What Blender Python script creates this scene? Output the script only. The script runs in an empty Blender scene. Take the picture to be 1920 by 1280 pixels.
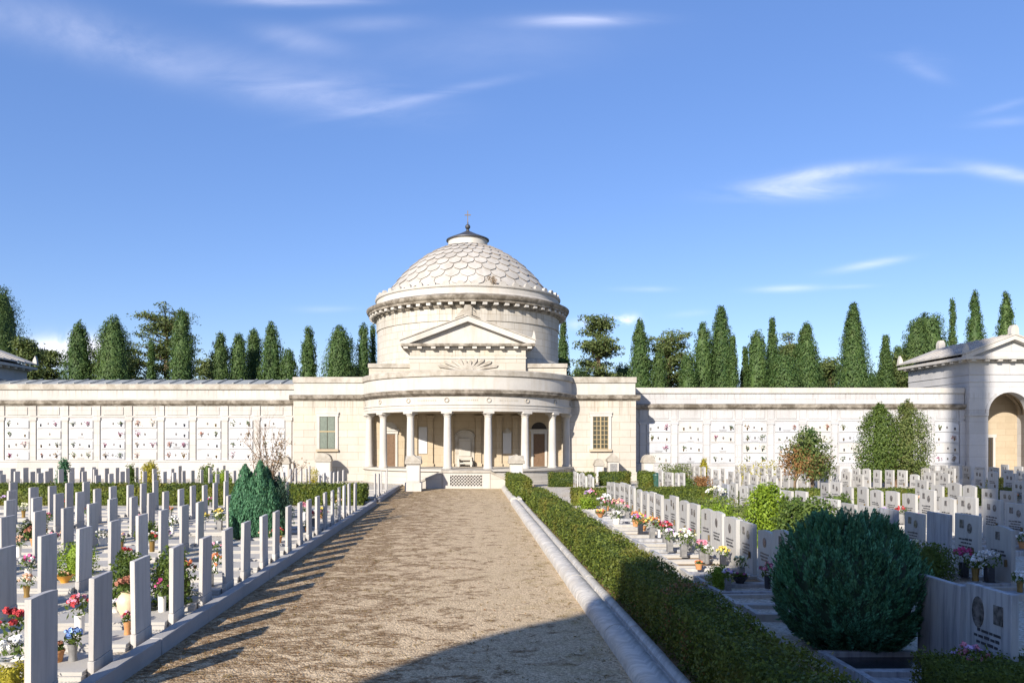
import bpy, bmesh, math, random
import numpy as np
from mathutils import Vector, Matrix
random.seed(7); rng = np.random.default_rng(7)
PI = math.pi; R = math.radians
scn = bpy.context.scene
COL = scn.collection
F = 1450.0; VX = 877.0; VY = 827.0; EYE = 3.0       # focal length / vanishing point in photo pixels, eye height in metres
def xat(px, Y): return (px - VX) * Y / F
def zat(py, Y): return EYE - (py - VY) * Y / F

# ------------------------------------------------------------------ mesh helpers
class MB:
    def __init__(s): s.v = []; s.f = []; s.s = []
    def add(s, vs, fs, smooth=False):
        n = len(s.v); s.v += [tuple(p) for p in vs]
        for f in fs: s.f.append(tuple(i + n for i in f)); s.s.append(smooth)
        return s
    def box(s, x0, x1, y0, y1, z0, z1, c=0.0):
        if c <= 0:
            vs = [(x, y, z) for x in (x0, x1) for y in (y0, y1) for z in (z0, z1)]
            return s.add(vs, [(0,1,3,2),(4,6,7,5),(0,4,5,1),(2,3,7,6),(0,2,6,4),(1,5,7,3)])
        bm = bmesh.new(); bmesh.ops.create_cube(bm, size=1)
        for v in bm.verts:
            v.co = ((x0+x1)/2 + v.co.x*(x1-x0), (y0+y1)/2 + v.co.y*(y1-y0), (z0+z1)/2 + v.co.z*(z1-z0))
        bmesh.ops.bevel(bm, geom=bm.edges[:], offset=c, segments=1, affect='EDGES')
        bm.verts.index_update()
        s.add([v.co[:] for v in bm.verts], [[v.index for v in f.verts] for f in bm.faces]); bm.free(); return s
    def lathe(s, cx, cy, prof, n=32, a0=0.0, a1=2*PI, smooth=True):
        full = abs(a1 - a0 - 2*PI) < 1e-6
        m = n if full else n + 1; k = len(prof); vs = []; fs = []
        for i in range(m):
            a = a0 + (a1 - a0) * i / n
            for r, z in prof: vs.append((cx + r*math.cos(a), cy + r*math.sin(a), z))
        for i in range(n):
            j = (i + 1) % m
            for q in range(k - 1): fs.append((i*k+q, j*k+q, j*k+q+1, i*k+q+1))
        return s.add(vs, fs, smooth)
    def prism(s, poly, ax, t0, t1, cap=True):
        # poly in the two other axes (in order), extruded along ax
        def P(p, t):
            return {'x': (t, p[0], p[1]), 'y': (p[0], t, p[1]), 'z': (p[0], p[1], t)}[ax]
        n = len(poly); vs = [P(p, t0) for p in poly] + [P(p, t1) for p in poly]
        fs = [(i, (i+1) % n, n + (i+1) % n, n + i) for i in range(n)]
        if cap: fs += [tuple(range(n)), tuple(range(2*n-1, n-1, -1))]
        return s.add(vs, fs)
    def tube(s, p0, p1, r0, r1, n=6, smooth=True):
        p0 = Vector(p0); p1 = Vector(p1); d = (p1 - p0).normalized()
        u = d.orthogonal().normalized(); w = d.cross(u); vs = []
        for p, r in ((p0, r0), (p1, r1)):
            for i in range(n):
                a = 2*PI*i/n; vs.append(p + u*(r*math.cos(a)) + w*(r*math.sin(a)))
        fs = [(i, (i+1) % n, n + (i+1) % n, n + i) for i in range(n)]
        s.add(vs, fs, smooth); s.add([vs[i] for i in range(n)], [tuple(range(n))]); s.add([vs[n+i] for i in range(n)], [tuple(range(n))]); return s
    def ball(s, c, r, n=10, m=6, sx=1, sy=1, sz=1):
        prof = [(max(1e-4, r*math.sin(PI*i/m)), -r*math.cos(PI*i/m)) for i in range(m+1)]
        t = MB().lathe(0, 0, prof, n)
        return s.add([(c[0]+x*sx, c[1]+y*sy, c[2]+z*sz) for x, y, z in t.v], t.f, True)
    def build(s, name, mat, parent=None, origin=None, recalc=True):
        me = bpy.data.meshes.new(name); o = wloc(parent) if parent else Vector(origin or (0,0,0))
        me.from_pydata([(x-o.x, y-o.y, z-o.z) for x, y, z in s.v], [], s.f)
        me.polygons.foreach_set('use_smooth', s.s)
        if recalc:
            bm = bmesh.new(); bm.from_mesh(me); bmesh.ops.remove_doubles(bm, verts=bm.verts, dist=1e-5)
            bmesh.ops.recalc_face_normals(bm, faces=bm.faces); bm.to_mesh(me); bm.free()
        me.set_sharp_from_angle(angle=R(38))
        me.materials.append(mat)
        return link(name, me, parent, o)
def wloc(o):
    return Vector(o['wl']) if o.get('wl') is not None else Vector((0,0,0))
def link(name, me, parent, o):
    ob = bpy.data.objects.new(name, me); COL.objects.link(ob); ob['wl'] = [o.x, o.y, o.z]
    if parent: ob.parent = parent
    else: ob.location = o
    return ob
def np_obj(name, verts, faces, mat, parent=None, origin=None):
    """verts (N,3), faces: (M,4) array"""
    o = wloc(parent) if parent else Vector(origin or (0,0,0))
    v = np.asarray(verts, dtype=np.float32) - np.array([o.x, o.y, o.z], dtype=np.float32)
    f = np.asarray(faces, dtype=np.int32)
    me = bpy.data.meshes.new(name)
    me.vertices.add(len(v)); me.vertices.foreach_set('co', v.ravel())
    me.loops.add(f.size); me.loops.foreach_set('vertex_index', f.ravel())
    me.polygons.add(len(f)); me.polygons.foreach_set('loop_start', np.arange(0, f.size, 4, dtype=np.int32))
    me.update(calc_edges=True); me.validate(); me.materials.append(mat)
    return link(name, me, parent, o)
def tag(o, label=None, cat=None, group=None, kind=None):
    if label: o['label'] = label
    if cat: o['category'] = cat
    if group: o['group'] = group
    if kind: o['kind'] = kind
    return o
def thing(name, loc, label, cat, group=None):
    o = bpy.data.objects.new(name, None); COL.objects.link(o); o.location = loc; o['wl'] = list(loc)
    o.empty_display_size = 0.2
    return tag(o, label, cat, group)
CH = {}
def dup(root, loc, label, group=None, scale=None, rz=None):
    c = root.copy(); COL.objects.link(c); c.location = loc; c['label'] = label; c['wl'] = list(loc)
    if group: c['group'] = group
    if scale: c.scale = scale
    if rz is not None: c.rotation_euler.z = rz
    for ch in CH.get(root.name) or CH.setdefault(root.name, [(x, list(x.children)) for x in root.children]):
        d = ch[0].copy(); COL.objects.link(d); d.parent = c
        for g in ch[1]:
            e = g.copy(); COL.objects.link(e); e.parent = d
    return c
ORD = ['first','second','third','fourth','fifth','sixth','seventh','eighth','ninth','tenth','eleventh','twelfth','thirteenth','fourteenth','fifteenth','sixteenth','seventeenth','eighteenth','nineteenth','twentieth','twenty-first','twenty-second','twenty-third','twenty-fourth','twenty-fifth','twenty-sixth','twenty-seventh','twenty-eighth','twenty-ninth','thirtieth','thirty-first','thirty-second','thirty-third']

# ------------------------------------------------------------------ material helpers
class NT:
    def __init__(s, name):
        s.m = bpy.data.materials.new(name); s.m.use_nodes = True; s.t = s.m.node_tree
        s.b = s.t.nodes['Principled BSDF']; s.out = s.t.nodes['Material Output']
    def n(s, typ, **kw):
        nd = s.t.nodes.new('ShaderNode' + typ)
        for k, v in kw.items():
            if k.startswith('i_'):
                key = k[2:]; key = int(key) if key.isdigit() else key.replace('_', ' ')
                sock = nd.inputs[key]
                if hasattr(v, 'links') or isinstance(v, bpy.types.NodeSocket): s.t.links.new(v, sock)
                else: sock.default_value = v
            else: setattr(nd, k, v)
        return nd
    def l(s, a, b): s.t.links.new(a, b)
    def math(s, op, a, b=None, clamp=False):
        nd = s.t.nodes.new('ShaderNodeMath'); nd.operation = op; nd.use_clamp = clamp
        for i, x in enumerate((a, b)):
            if x is None: continue
            if isinstance(x, bpy.types.NodeSocket): s.t.links.new(x, nd.inputs[i])
            else: nd.inputs[i].default_value = x
        return nd.outputs[0]
    def mix(s, fac, a, b, mode='MIX'):
        nd = s.t.nodes.new('ShaderNodeMix'); nd.data_type = 'RGBA'; nd.blend_type = mode
        for sock, x in ((nd.inputs[0], fac), (nd.inputs[6], a), (nd.inputs[7], b)):
            if isinstance(x, bpy.types.NodeSocket): s.t.links.new(x, sock)
            elif isinstance(x, (tuple, list)): sock.default_value = (*x[:3], 1)
            else: sock.default_value = x
        return nd.outputs[2]
    def ramp(s, fac, lo, hi, clamp=True):
        nd = s.t.nodes.new('ShaderNodeMapRange'); nd.clamp = clamp
        s.t.links.new(fac, nd.inputs[0]); nd.inputs[1].default_value = lo; nd.inputs[2].default_value = hi
        return nd.outputs[0]
    def coords(s, kind='Object'):
        return s.t.nodes.new('ShaderNodeTexCoord').outputs[kind]
    def mapping(s, vec, scale=(1,1,1), loc=(0,0,0), rot=(0,0,0)):
        nd = s.t.nodes.new('ShaderNodeMapping'); s.l(vec, nd.inputs[0]); nd.inputs['Scale'].default_value = scale
        nd.inputs['Location'].default_value = loc; nd.inputs['Rotation'].default_value = rot
        return nd.outputs[0]
    def noise(s, vec, scale, detail=4, rough=0.55, dist=0.0, out='Fac'):
        nd = s.t.nodes.new('ShaderNodeTexNoise'); s.l(vec, nd.inputs['Vector'])
        nd.inputs['Scale'].default_value = scale; nd.inputs['Detail'].default_value = detail; nd.inputs['Roughness'].default_value = rough; nd.inputs['Distortion'].default_value = dist
        return nd.outputs[out]
    def bump(s, h, strength, dist=0.02):
        nd = s.t.nodes.new('ShaderNodeBump'); s.l(h, nd.inputs['Height']); nd.inputs['Strength'].default_value = strength; nd.inputs['Distance'].default_value = dist
        s.l(nd.outputs[0], s.b.inputs['Normal'])
    def fin(s, col, rough=0.8, spec=0.3):
        if isinstance(col, bpy.types.NodeSocket): s.l(col, s.b.inputs['Base Color'])
        else: s.b.inputs['Base Color'].default_value = (*col, 1)
        s.b.inputs['Roughness'].default_value = rough; s.b.inputs['Specular IOR Level'].default_value = spec
        return s.m

def stone(name, base, dirt=(0.33,0.27,0.19), dirt_lo=0.55, dirt_hi=0.85, dirt_amt=0.5, course=None, cyl=False, vary=0.12, rough=0.85, bump=0.25, streak=True, patch=None, runs=None):
    base = tuple(x*q for x,q in zip(base,(0.615,0.625,0.65))); t = NT(name); v = t.coords()
    big = t.noise(v, 0.55, 5, 0.6); fine = t.noise(v, 7.0, 5, 0.65)
    c = t.mix(t.ramp(big, 0.3, 0.7), tuple(x*(1-vary) for x in base), tuple(min(0.9, x*(1+vary*0.6)) for x in base))
    c = t.mix(t.math('MULTIPLY', t.ramp(fine, 0.45, 0.8), 0.35), c, tuple(x*0.78 for x in base))
    if course:
        rh, rw, mort = course
        sp = t.n('SeparateXYZ'); t.l(v, sp.inputs[0])
        if cyl:
            u = t.math('MULTIPLY', t.math('ARCTAN2', sp.outputs[1], sp.outputs[0]), 7.6)
        else:
            u = t.math('ADD', sp.outputs[0], t.math('MULTIPLY', sp.outputs[1], 0.97))
        cb = t.n('CombineXYZ'); t.l(u, cb.inputs[0]); t.l(sp.outputs[2], cb.inputs[1])
        br = t.n('TexBrick'); t.l(cb.outputs[0], br.inputs['Vector'])
        br.inputs['Color1'].default_value = (1,1,1,1); br.inputs['Color2'].default_value = (0.9,0.885,0.86,1); br.inputs['Mortar'].default_value = (0.62,0.56,0.47,1)
        br.inputs['Scale'].default_value = 1.0; br.inputs['Brick Width'].default_value = rw; br.inputs['Row Height'].default_value = rh
        br.inputs['Mortar Size'].default_value = mort; br.inputs['Mortar Smooth'].default_value = 0.4; br.inputs['Bias'].default_value = -0.2
        c = t.mix(0.85, c, br.outputs['Color'], 'MULTIPLY')
    st = t.noise(t.mapping(v, (1.6,1.6,0.22) if streak else (1,1,1)), 1.3, 6, 0.68, 0.3)
    k = t.math('MULTIPLY', t.ramp(st, dirt_lo, dirt_hi), dirt_amt)
    c = t.mix(k, c, dirt)
    if runs:
        s2 = t.n('SeparateXYZ'); t.l(v, s2.inputs[0])
        rn = t.ramp(t.noise(t.mapping(v, (3.2,3.2,0.10)), 1.5, 5, 0.7, 0.15), 0.5, 0.66)
        for za, zb, am in runs:     # rain runs that start under a ledge at zb and thin out down to za
            f = t.math('MULTIPLY', t.ramp(s2.outputs[2], za, zb), t.math('LESS_THAN', s2.outputs[2], zb+0.02))
            c = t.mix(t.math('MULTIPLY', t.math('MULTIPLY', rn, f), am), c, (0.13,0.105,0.075))
    if patch:
        pm = t.ramp(t.noise(v, 0.35, 2, 0.4), patch[1], patch[2]); c = t.mix(t.math('MULTIPLY', pm, patch[3]), c, patch[0])
    t.bump(t.math('ADD', fine, t.math('MULTIPLY', t.noise(v, 38, 3), 0.5)), bump, 0.015)
    return t.fin(c, rough)

def leafmat(name, a, b, c=None, trans=0.25, rough=0.6):
    t = NT(name); g = t.n('NewGeometry'); rnd = g.outputs['Random Per Island']
    v = t.coords()
    col = t.mix(rnd, a, b)
    if c: col = t.mix(t.ramp(t.noise(v, 1.1, 3), 0.5, 0.72), col, c)
    t.fin(col, rough, 0.25)
    tr = t.n('BsdfTranslucent'); t.l(t.mix(0.5, col, (0.30,0.34,0.05)), tr.inputs['Color'])
    ms = t.n('MixShader'); ms.inputs[0].default_value = trans
    t.l(t.b.outputs[0], ms.inputs[1]); t.l(tr.outputs[0], ms.inputs[2]); t.l(ms.outputs[0], t.out.inputs[0])
    return t.m

def plain(name, col, rough=0.6, spec=0.4, metal=0.0, var=0.15, scale=9.0, bump=0.0):
    t = NT(name); v = t.coords()
    c = t.mix(t.ramp(t.noise(v, scale, 4), 0.3, 0.7), tuple(x*(1-var) for x in col), tuple(min(0.95, x*(1+var)) for x in col))
    if bump: t.bump(t.noise(v, scale*4, 4), bump, 0.01)
    t.b.inputs['Metallic'].default_value = metal
    return t.fin(c, rough, spec)

M = {}
M['temple'] = stone('temple_stone', (0.72,0.655,0.55), course=(0.55,1.6,0.02), runs=((4.3,6.0,0.55),(8.7,9.8,0.5)), dirt_amt=0.45, dirt_lo=0.5, patch=((0.60,0.46,0.28),0.56,0.78,0.35))
M['drum'] = stone('drum_stone', (0.73,0.675,0.58), course=(0.52,1.5,0.02), cyl=True, runs=((11.2,12.95,0.75),(8.8,9.3,0.5),(13.9,14.5,0.6)), dirt_amt=0.6, dirt_lo=0.48, dirt_hi=0.78)
M['plainstone'] = stone('smooth_stone', (0.74,0.69,0.61), dirt_amt=0.6, dirt_lo=0.47)
M['podium'] = stone('podium_stone', (0.70,0.645,0.55), course=(0.6,1.9,0.012), dirt_amt=0.4, patch=((0.58,0.40,0.22),0.58,0.8,0.3))
M['cornice'] = stone('weathered_cornice', (0.58,0.51,0.41), dirt=(0.085,0.068,0.048), dirt_lo=0.36, dirt_hi=0.60, dirt_amt=0.88, streak=False)
M['coping'] = stone('weathered_coping', (0.66,0.60,0.50), dirt=(0.17,0.14,0.10), dirt_lo=0.40, dirt_hi=0.70, dirt_amt=0.75, streak=False)
M['tan'] = stone('warm_interior_stone', (0.67,0.54,0.37), course=(0.5,1.4,0.01), dirt=(0.38,0.27,0.15), dirt_amt=0.45)
M['dome'] = stone('dome_stone', (0.68,0.63,0.55), dirt=(0.26,0.225,0.18), dirt_lo=0.45, dirt_hi=0.75, dirt_amt=0.6, vary=0.22, streak=False)
M['joint'] = stone('joint_and_shade_stone', (0.36,0.31,0.26))  # dark tone for grimy joints and the shadow lines painted on scale edges
M['wall_left'] = stone('tomb_wall_cream', (0.72,0.675,0.61), course=(0.9,3.1,0.012), runs=((6.3,7.0,0.6),(4.9,5.75,0.45)), dirt_amt=0.25, dirt_lo=0.6)
M['wall_right'] = stone('tomb_wall_white', (0.71,0.69,0.665), course=(0.9,3.1,0.012), runs=((6.0,6.7,0.5),(4.6,5.45,0.35)), dirt_amt=0.2, dirt_lo=0.6)
M['nichejoint'] = stone('grey_joint', (0.63,0.615,0.59), dirt_amt=0.3)
M['niche'] = stone('niche_marble', (0.80,0.785,0.76), dirt_amt=0.15, vary=0.06, bump=0.08)
M['niche_cream'] = stone('cream_niche_marble', (0.76,0.715,0.64), dirt_amt=0.2, vary=0.08, bump=0.08)
M['niche_grey'] = stone('grey_niche_marble', (0.66,0.665,0.67), dirt=(0.36,0.36,0.37), dirt_lo=0.42, dirt_hi=0.7, dirt_amt=0.5, vary=0.1, bump=0.08)
M['ledgerL'] = stone('ledger_stone', (0.66,0.615,0.54), dirt=(0.3,0.27,0.2), dirt_amt=0.4, streak=False)

def headmat(name, a, b, streak, sc_=(0.20,0.19,0.18)):
    t = NT(name); v0 = t.coords(); oi = t.n('ObjectInfo')
    off = t.n('VectorMath', operation='ADD'); t.l(v0, off.inputs[0]); sc = t.n('VectorMath', operation='SCALE')
    t.l(oi.outputs['Location'], sc.inputs[0]); sc.inputs['Scale'].default_value = 3.7; t.l(sc.outputs[0], off.inputs[1]); v = off.outputs[0]
    c = t.mix(oi.outputs['Random'], a, b)
    n1 = t.noise(t.mapping(v, (7,7,0.6)), 1.6, 5, 0.62)
    c = t.mix(t.math('MULTIPLY', t.ramp(n1, 0.45, 0.75), streak), c, sc_)
    n2 = t.noise(v, 2.3, 5, 0.65)
    c = t.mix(t.math('MULTIPLY', t.ramp(n2, 0.52, 0.8), 0.4), c, (0.36,0.32,0.26))
    sp = t.n('SeparateXYZ'); t.l(v0, sp.inputs[0])
    low = t.math('MULTIPLY', t.math('SUBTRACT', 1.0, t.ramp(sp.outputs[2], 0.05, 0.35)), t.ramp(t.noise(v, 5, 4), 0.4, 0.65))
    c = t.mix(t.math('MULTIPLY', low, 0.4), c, (0.25,0.21,0.15))
    t.bump(t.noise(v, 60, 3), 0.15, 0.006)
    return t.fin(c, 0.7, 0.35)
M['headL'] = headmat('pale_headstone', (0.39,0.37,0.35), (0.50,0.475,0.445), 0.45)
M['headR'] = headmat('white_marble_headstone', (0.34,0.33,0.31), (0.46,0.445,0.415), 0.45)
M['headG'] = headmat('grey_marble_headstone', (0.29,0.30,0.325), (0.41,0.415,0.43), 0.9, (0.12,0.125,0.14))
M['ink'] = plain('dark_engraving', (0.05,0.05,0.055), 0.4)
M['portrait'] = plain('portrait_ceramic', (0.13,0.12,0.115), 0.25, 0.6, var=0.7, scale=14)
M['bronze'] = plain('bronze', (0.14,0.10,0.05), 0.45, 0.5, 0.6)

def marble_kerb():
    t = NT('veined_kerb_marble'); v = t.coords()
    sp0 = t.n('SeparateXYZ'); t.l(v, sp0.inputs[0])
    cmb = t.n('CombineXYZ'); t.l(sp0.outputs[0], cmb.inputs[0]); t.l(sp0.outputs[2], cmb.inputs[2])
    t.l(t.math('ADD', t.math('MULTIPLY', sp0.outputs[1], 0.8), t.math('MULTIPLY', t.math('ABSOLUTE', t.math('SUBTRACT', sp0.outputs[0], 2.22)), -1.6)), cmb.inputs[1])
    nv_ = t.noise(t.mapping(cmb.outputs[0], (1.2,3.2,1.2)), 1.4, 4, 0.6, 0.5)
    ridge = t.math('SUBTRACT', 1.0, t.math('MULTIPLY', t.math('ABSOLUTE', t.math('SUBTRACT', nv_, 0.5)), 9.0), True)
    c = t.mix(t.math('MULTIPLY', ridge, 0.5), (0.56,0.53,0.48), (0.19,0.185,0.18))
    c = t.mix(t.math('MULTIPLY', t.ramp(nv_, 0.55, 0.7), 0.35), c, (0.27,0.26,0.25))
    c = t.mix(t.math('MULTIPLY', t.ramp(t.noise(v, 2.2, 5, 0.7), 0.5, 0.75), 0.5), c, (0.36,0.30,0.22))
    sp = t.n('SeparateXYZ'); t.l(v, sp.inputs[0])
    j = t.math('LESS_THAN', t.math('ABSOLUTE', t.math('SUBTRACT', t.math('FRACT', t.math('DIVIDE', sp.outputs[1], 1.45)), 0.5)), 0.006)
    t.bump(t.noise(v, 45, 4), 0.2, 0.008)
    return t.fin(c, 0.6)
M['kerbR'] = marble_kerb()
M['kerbL'] = stone('kerb_stone', (0.56,0.53,0.49), dirt=(0.26,0.23,0.18), dirt_amt=0.45, streak=False)

def gravel_path():
    t = NT('gravel_path'); v = t.coords(); sp = t.n('SeparateXYZ'); t.l(v, sp.inputs[0])
    vo = t.n('TexVoronoi'); t.l(v, vo.inputs['Vector']); vo.inputs['Scale'].default_value = 34
    grain = t.n('SeparateColor'); t.l(vo.outputs['Color'], grain.inputs[0])
    c = t.mix(grain.outputs[0], (0.22,0.15,0.085), (0.78,0.60,0.385))
    vo2 = t.n('TexVoronoi'); t.l(v, vo2.inputs['Vector']); vo2.inputs['Scale'].default_value = 85
    g2 = t.n('SeparateColor'); t.l(vo2.outputs['Color'], g2.inputs[0])
    c = t.mix(0.45, c, t.mix(g2.outputs[1], (0.20,0.145,0.085), (0.80,0.62,0.405)))
    # broad tone
    c = t.mix(t.math('MULTIPLY', t.ramp(t.noise(v, 0.45, 4, 0.6), 0.4, 0.7), 0.3), c, (0.42,0.33,0.20))
    # brown dead moss: more on the kerb side
    side = t.ramp(sp.outputs[0], 1.6, -3.4)
    m1 = t.noise(t.mapping(v, (0.8,1.1,1)), 2.3, 9, 0.74, 0.5)
    thr = t.math('ADD', m1, t.math('MULTIPLY', side, 0.16))
    m1 = t.ramp(thr, 0.565, 0.63)
    brk = t.ramp(t.noise(t.mapping(v, (0.7,1.5,1)), 9, 5, 0.75), 0.36, 0.56)
    c = t.mix(t.math('MULTIPLY', t.math('MULTIPLY', m1, brk), 0.95), c, t.mix(grain.outputs[1], (0.07,0.038,0.016), (0.20,0.115,0.048)))
    # yellowish grass by the moulded kerb and toward the temple
    m2 = t.math('MULTIPLY', t.ramp(t.noise(v, 1.9, 6, 0.7), 0.5, 0.66), t.math('MAXIMUM', t.ramp(sp.outputs[0], 0.2, 2.0), t.ramp(sp.outputs[1], 28, 46)))
    c = t.mix(t.math('MULTIPLY', m2, 0.65), c, t.mix(grain.outputs[2], (0.20,0.145,0.05), (0.36,0.27,0.11)))
    h = t.math('ADD', t.math('MULTIPLY', vo.outputs['Distance'], -1.0), t.math('MULTIPLY', t.noise(v, 5, 5), 0.8))
    t.bump(h, 0.7, 0.02)
    return t.fin(c, 0.95, 0.15)
M['path'] = gravel_path()
def gravel(name, a, b, soil, lo=0.5, hi=0.7):
    t = NT(name); v = t.coords()
    vo = t.n('TexVoronoi'); t.l(v, vo.inputs['Vector']); vo.inputs['Scale'].default_value = 28
    g = t.n('SeparateColor'); t.l(vo.outputs['Color'], g.inputs[0])
    c = t.mix(g.outputs[0], a, b)
    c = t.mix(t.ramp(t.noise(v, 1.2, 6, 0.7), lo, hi), c, soil)
    t.bump(t.math('MULTIPLY', vo.outputs['Distance'], -1.0), 0.6, 0.02)
    return t.fin(c, 0.95, 0.15)
M['bed'] = gravel('grave_gravel', (0.30,0.27,0.22), (0.60,0.56,0.49), (0.36,0.28,0.18))
M['soil'] = gravel('bed_soil', (0.17,0.11,0.06), (0.34,0.22,0.12), (0.20,0.15,0.07))
M['ground'] = gravel('ground_grass', (0.10,0.12,0.04), (0.20,0.19,0.08), (0.07,0.10,0.03))

M['hedge'] = leafmat('hedge_leaf', (0.022,0.045,0.010), (0.15,0.185,0.028), (0.17,0.155,0.028))
M['hedge_red'] = leafmat('hedge_dry_leaf', (0.16,0.06,0.03), (0.30,0.13,0.06))
M['cypress'] = leafmat('cypress_leaf', (0.022,0.056,0.016), (0.085,0.138,0.038), (0.07,0.105,0.03), 0.15)
M['cypress2'] = leafmat('dark_cypress_leaf', (0.025,0.055,0.016), (0.085,0.13,0.035), None, 0.15)
M['cedar'] = leafmat('cedar_needle', (0.045,0.075,0.022), (0.15,0.18,0.06), None, 0.18)
M['thuja'] = leafmat('blue_green_spray', (0.015,0.09,0.055), (0.15,0.40,0.24), (0.05,0.20,0.09), 0.15)
M['thuja2'] = leafmat('green_spray', (0.016,0.068,0.036), (0.10,0.24,0.12), None, 0.15)
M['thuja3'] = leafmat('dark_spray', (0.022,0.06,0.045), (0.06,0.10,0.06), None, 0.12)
M['bright'] = leafmat('bright_leaf', (0.10,0.17,0.015), (0.24,0.33,0.03), None)
M['green'] = leafmat('green_leaf', (0.04,0.075,0.015), (0.11,0.155,0.03), None)
M['olive'] = leafmat('olive_leaf', (0.05,0.08,0.018), (0.14,0.17,0.045), (0.13,0.13,0.045))
M['yellowleaf'] = leafmat('golden_leaf', (0.22,0.20,0.02), (0.42,0.36,0.04), None)
M['dry'] = leafmat('dry_leaf', (0.17,0.10,0.05), (0.32,0.20,0.11), None)
M['reddry'] = leafmat('russet_leaf', (0.16,0.07,0.03), (0.30,0.16,0.06), None)
M['bark'] = plain('bark', (0.16,0.115,0.075), 0.9, 0.1, var=0.4, scale=6, bump=0.4)
M['deadbark'] = plain('dead_twig', (0.17,0.115,0.08), 0.9, 0.1, var=0.3, scale=6)
M['grass'] = leafmat('dry_grass_blade', (0.10,0.065,0.025), (0.26,0.18,0.075), None)

M['slate'] = plain('grey_metal_roof', (0.30,0.31,0.30), 0.75, 0.5, 0.3)
M['lead'] = plain('dark_lead_cap', (0.055,0.055,0.06), 0.5, 0.5, 0.3)
M['wood'] = plain('brown_door_wood', (0.13,0.075,0.04), 0.55)
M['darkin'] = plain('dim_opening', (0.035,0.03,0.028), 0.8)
M['shutter'] = plain('green_shutter', (0.13,0.155,0.125), 0.5)
M['glass'] = plain('dark_window_pane', (0.045,0.045,0.035), 0.12, 0.7)
M['muntin'] = plain('ochre_muntin', (0.33,0.25,0.13), 0.6)
M['white_pot'] = plain('white_ceramic', (0.74,0.71,0.66), 0.35, 0.5, var=0.06)
M['grey_pot'] = plain('grey_stone_vase', (0.20,0.195,0.19), 0.5, var=0.25)
M['black_pot'] = plain('black_granite_vase', (0.035,0.037,0.045), 0.25, 0.6)
M['terracotta'] = plain('terracotta', (0.46,0.22,0.09), 0.8)
M['ochre_pot'] = plain('ochre_glazed_pot', (0.55,0.27,0.04), 0.4)
M['beige_pot'] = plain('beige_ceramic', (0.62,0.47,0.31), 0.5)
M['brass_pot'] = plain('brass_vase', (0.30,0.19,0.06), 0.4, 0.5, 0.5)
M['bin'] = plain('dark_green_plastic', (0.02,0.065,0.05), 0.4)
PET = {'red': (0.55,0.012,0.02), 'pink': (0.72,0.22,0.32), 'magenta': (0.58,0.02,0.20), 'white': (0.80,0.78,0.72), 'blue': (0.16,0.32,0.72), 'yellow': (0.80,0.60,0.04), 'orange': (0.80,0.20,0.03), 'lilac': (0.50,0.32,0.62), 'peach': (0.80,0.45,0.25), 'maroon': (0.30,0.04,0.13), 'cream': (0.80,0.75,0.45), 'rust': (0.34,0.11,0.05)}
def petal(name, c):
    g_ = sum(c)/3; c = tuple(x*.80+g_*.20 for x in c)
    t = NT(name + '_petal'); g = t.n('NewGeometry')
    col = t.mix(g.outputs['Random Per Island'], tuple(x*0.7 for x in c), tuple(min(0.9, x*1.2+0.02) for x in c))
    return t.fin(col, 0.6, 0.2)
MP = {k: petal(k, v) for k, v in PET.items()}

# ------------------------------------------------------------------ camera, sun, sky
cam = bpy.data.cameras.new('camera'); co = bpy.data.objects.new('camera', cam); COL.objects.link(co)
co.location = (0, 0, EYE); co.rotation_euler = (R(90), 0, 0)
cam.sensor_width = 36; cam.lens = F/1920*36; cam.shift_x = (960-VX)/1920; cam.shift_y = (VY-640)/1920
cam.clip_end = 3000; cam.clip_start = 0.1
scn.camera = co
SUN_AZ = R(29); SUN_EL = R(24.5)
d = Vector((math.sin(SUN_AZ)*math.cos(SUN_EL), math.cos(SUN_AZ)*math.cos(SUN_EL), -math.sin(SUN_EL)))
sl = bpy.data.lights.new('sun', 'SUN'); sl.energy = 5.0; sl.angle = R(0.53); sl.color = (1.0, 0.925, 0.82)
so = bpy.data.objects.new('sun', sl); COL.objects.link(so); so.rotation_euler = d.to_track_quat('-Z', 'Y').to_euler(); so.location = (-30, -40, 60)

w = bpy.data.worlds.new('World'); scn.world = w; w.use_nodes = True
class WT(NT):
    def __init__(s, tree): s.t = tree
wt = WT(w.node_tree); bg = wt.t.nodes['Background']
sky = wt.n('TexSky', sky_type='NISHITA', sun_disc=False, sun_elevation=SUN_EL, sun_rotation=PI+SUN_AZ, altitude=150, air_density=1.0, dust_density=0.6, ozone_density=2.2)
hs = wt.n('HueSaturation'); wt.l(sky.outputs[0], hs.inputs['Color']); hs.inputs['Saturation'].default_value = 1.18; hs.inputs['Hue'].default_value = 0.514; hs.inputs['Value'].default_value = 1.0
gen = wt.coords('Generated'); sp = wt.n('SeparateXYZ'); wt.l(gen, sp.inputs[0])
yy = wt.math('MAXIMUM', sp.outputs[1], 0.02)
U = wt.math('DIVIDE', sp.outputs[0], yy); V = wt.math('DIVIDE', sp.outputs[2], yy)
cb = wt.n('CombineXYZ'); wt.l(U, cb.inputs[0]); wt.l(V, cb.inputs[1])
nz_streak = wt.noise(wt.mapping(cb.outputs[0], (5,22,1)), 1.0, 8, 0.62, 0.9)
nz_soft = wt.noise(wt.mapping(cb.outputs[0], (3.5,7,1), (3,1,0)), 1.0, 7, 0.6, 0.6)
nz_puff = wt.noise(wt.mapping(cb.outputs[0], (26,30,1)), 1.0, 6, 0.55, 0.3)
tot = None
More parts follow.
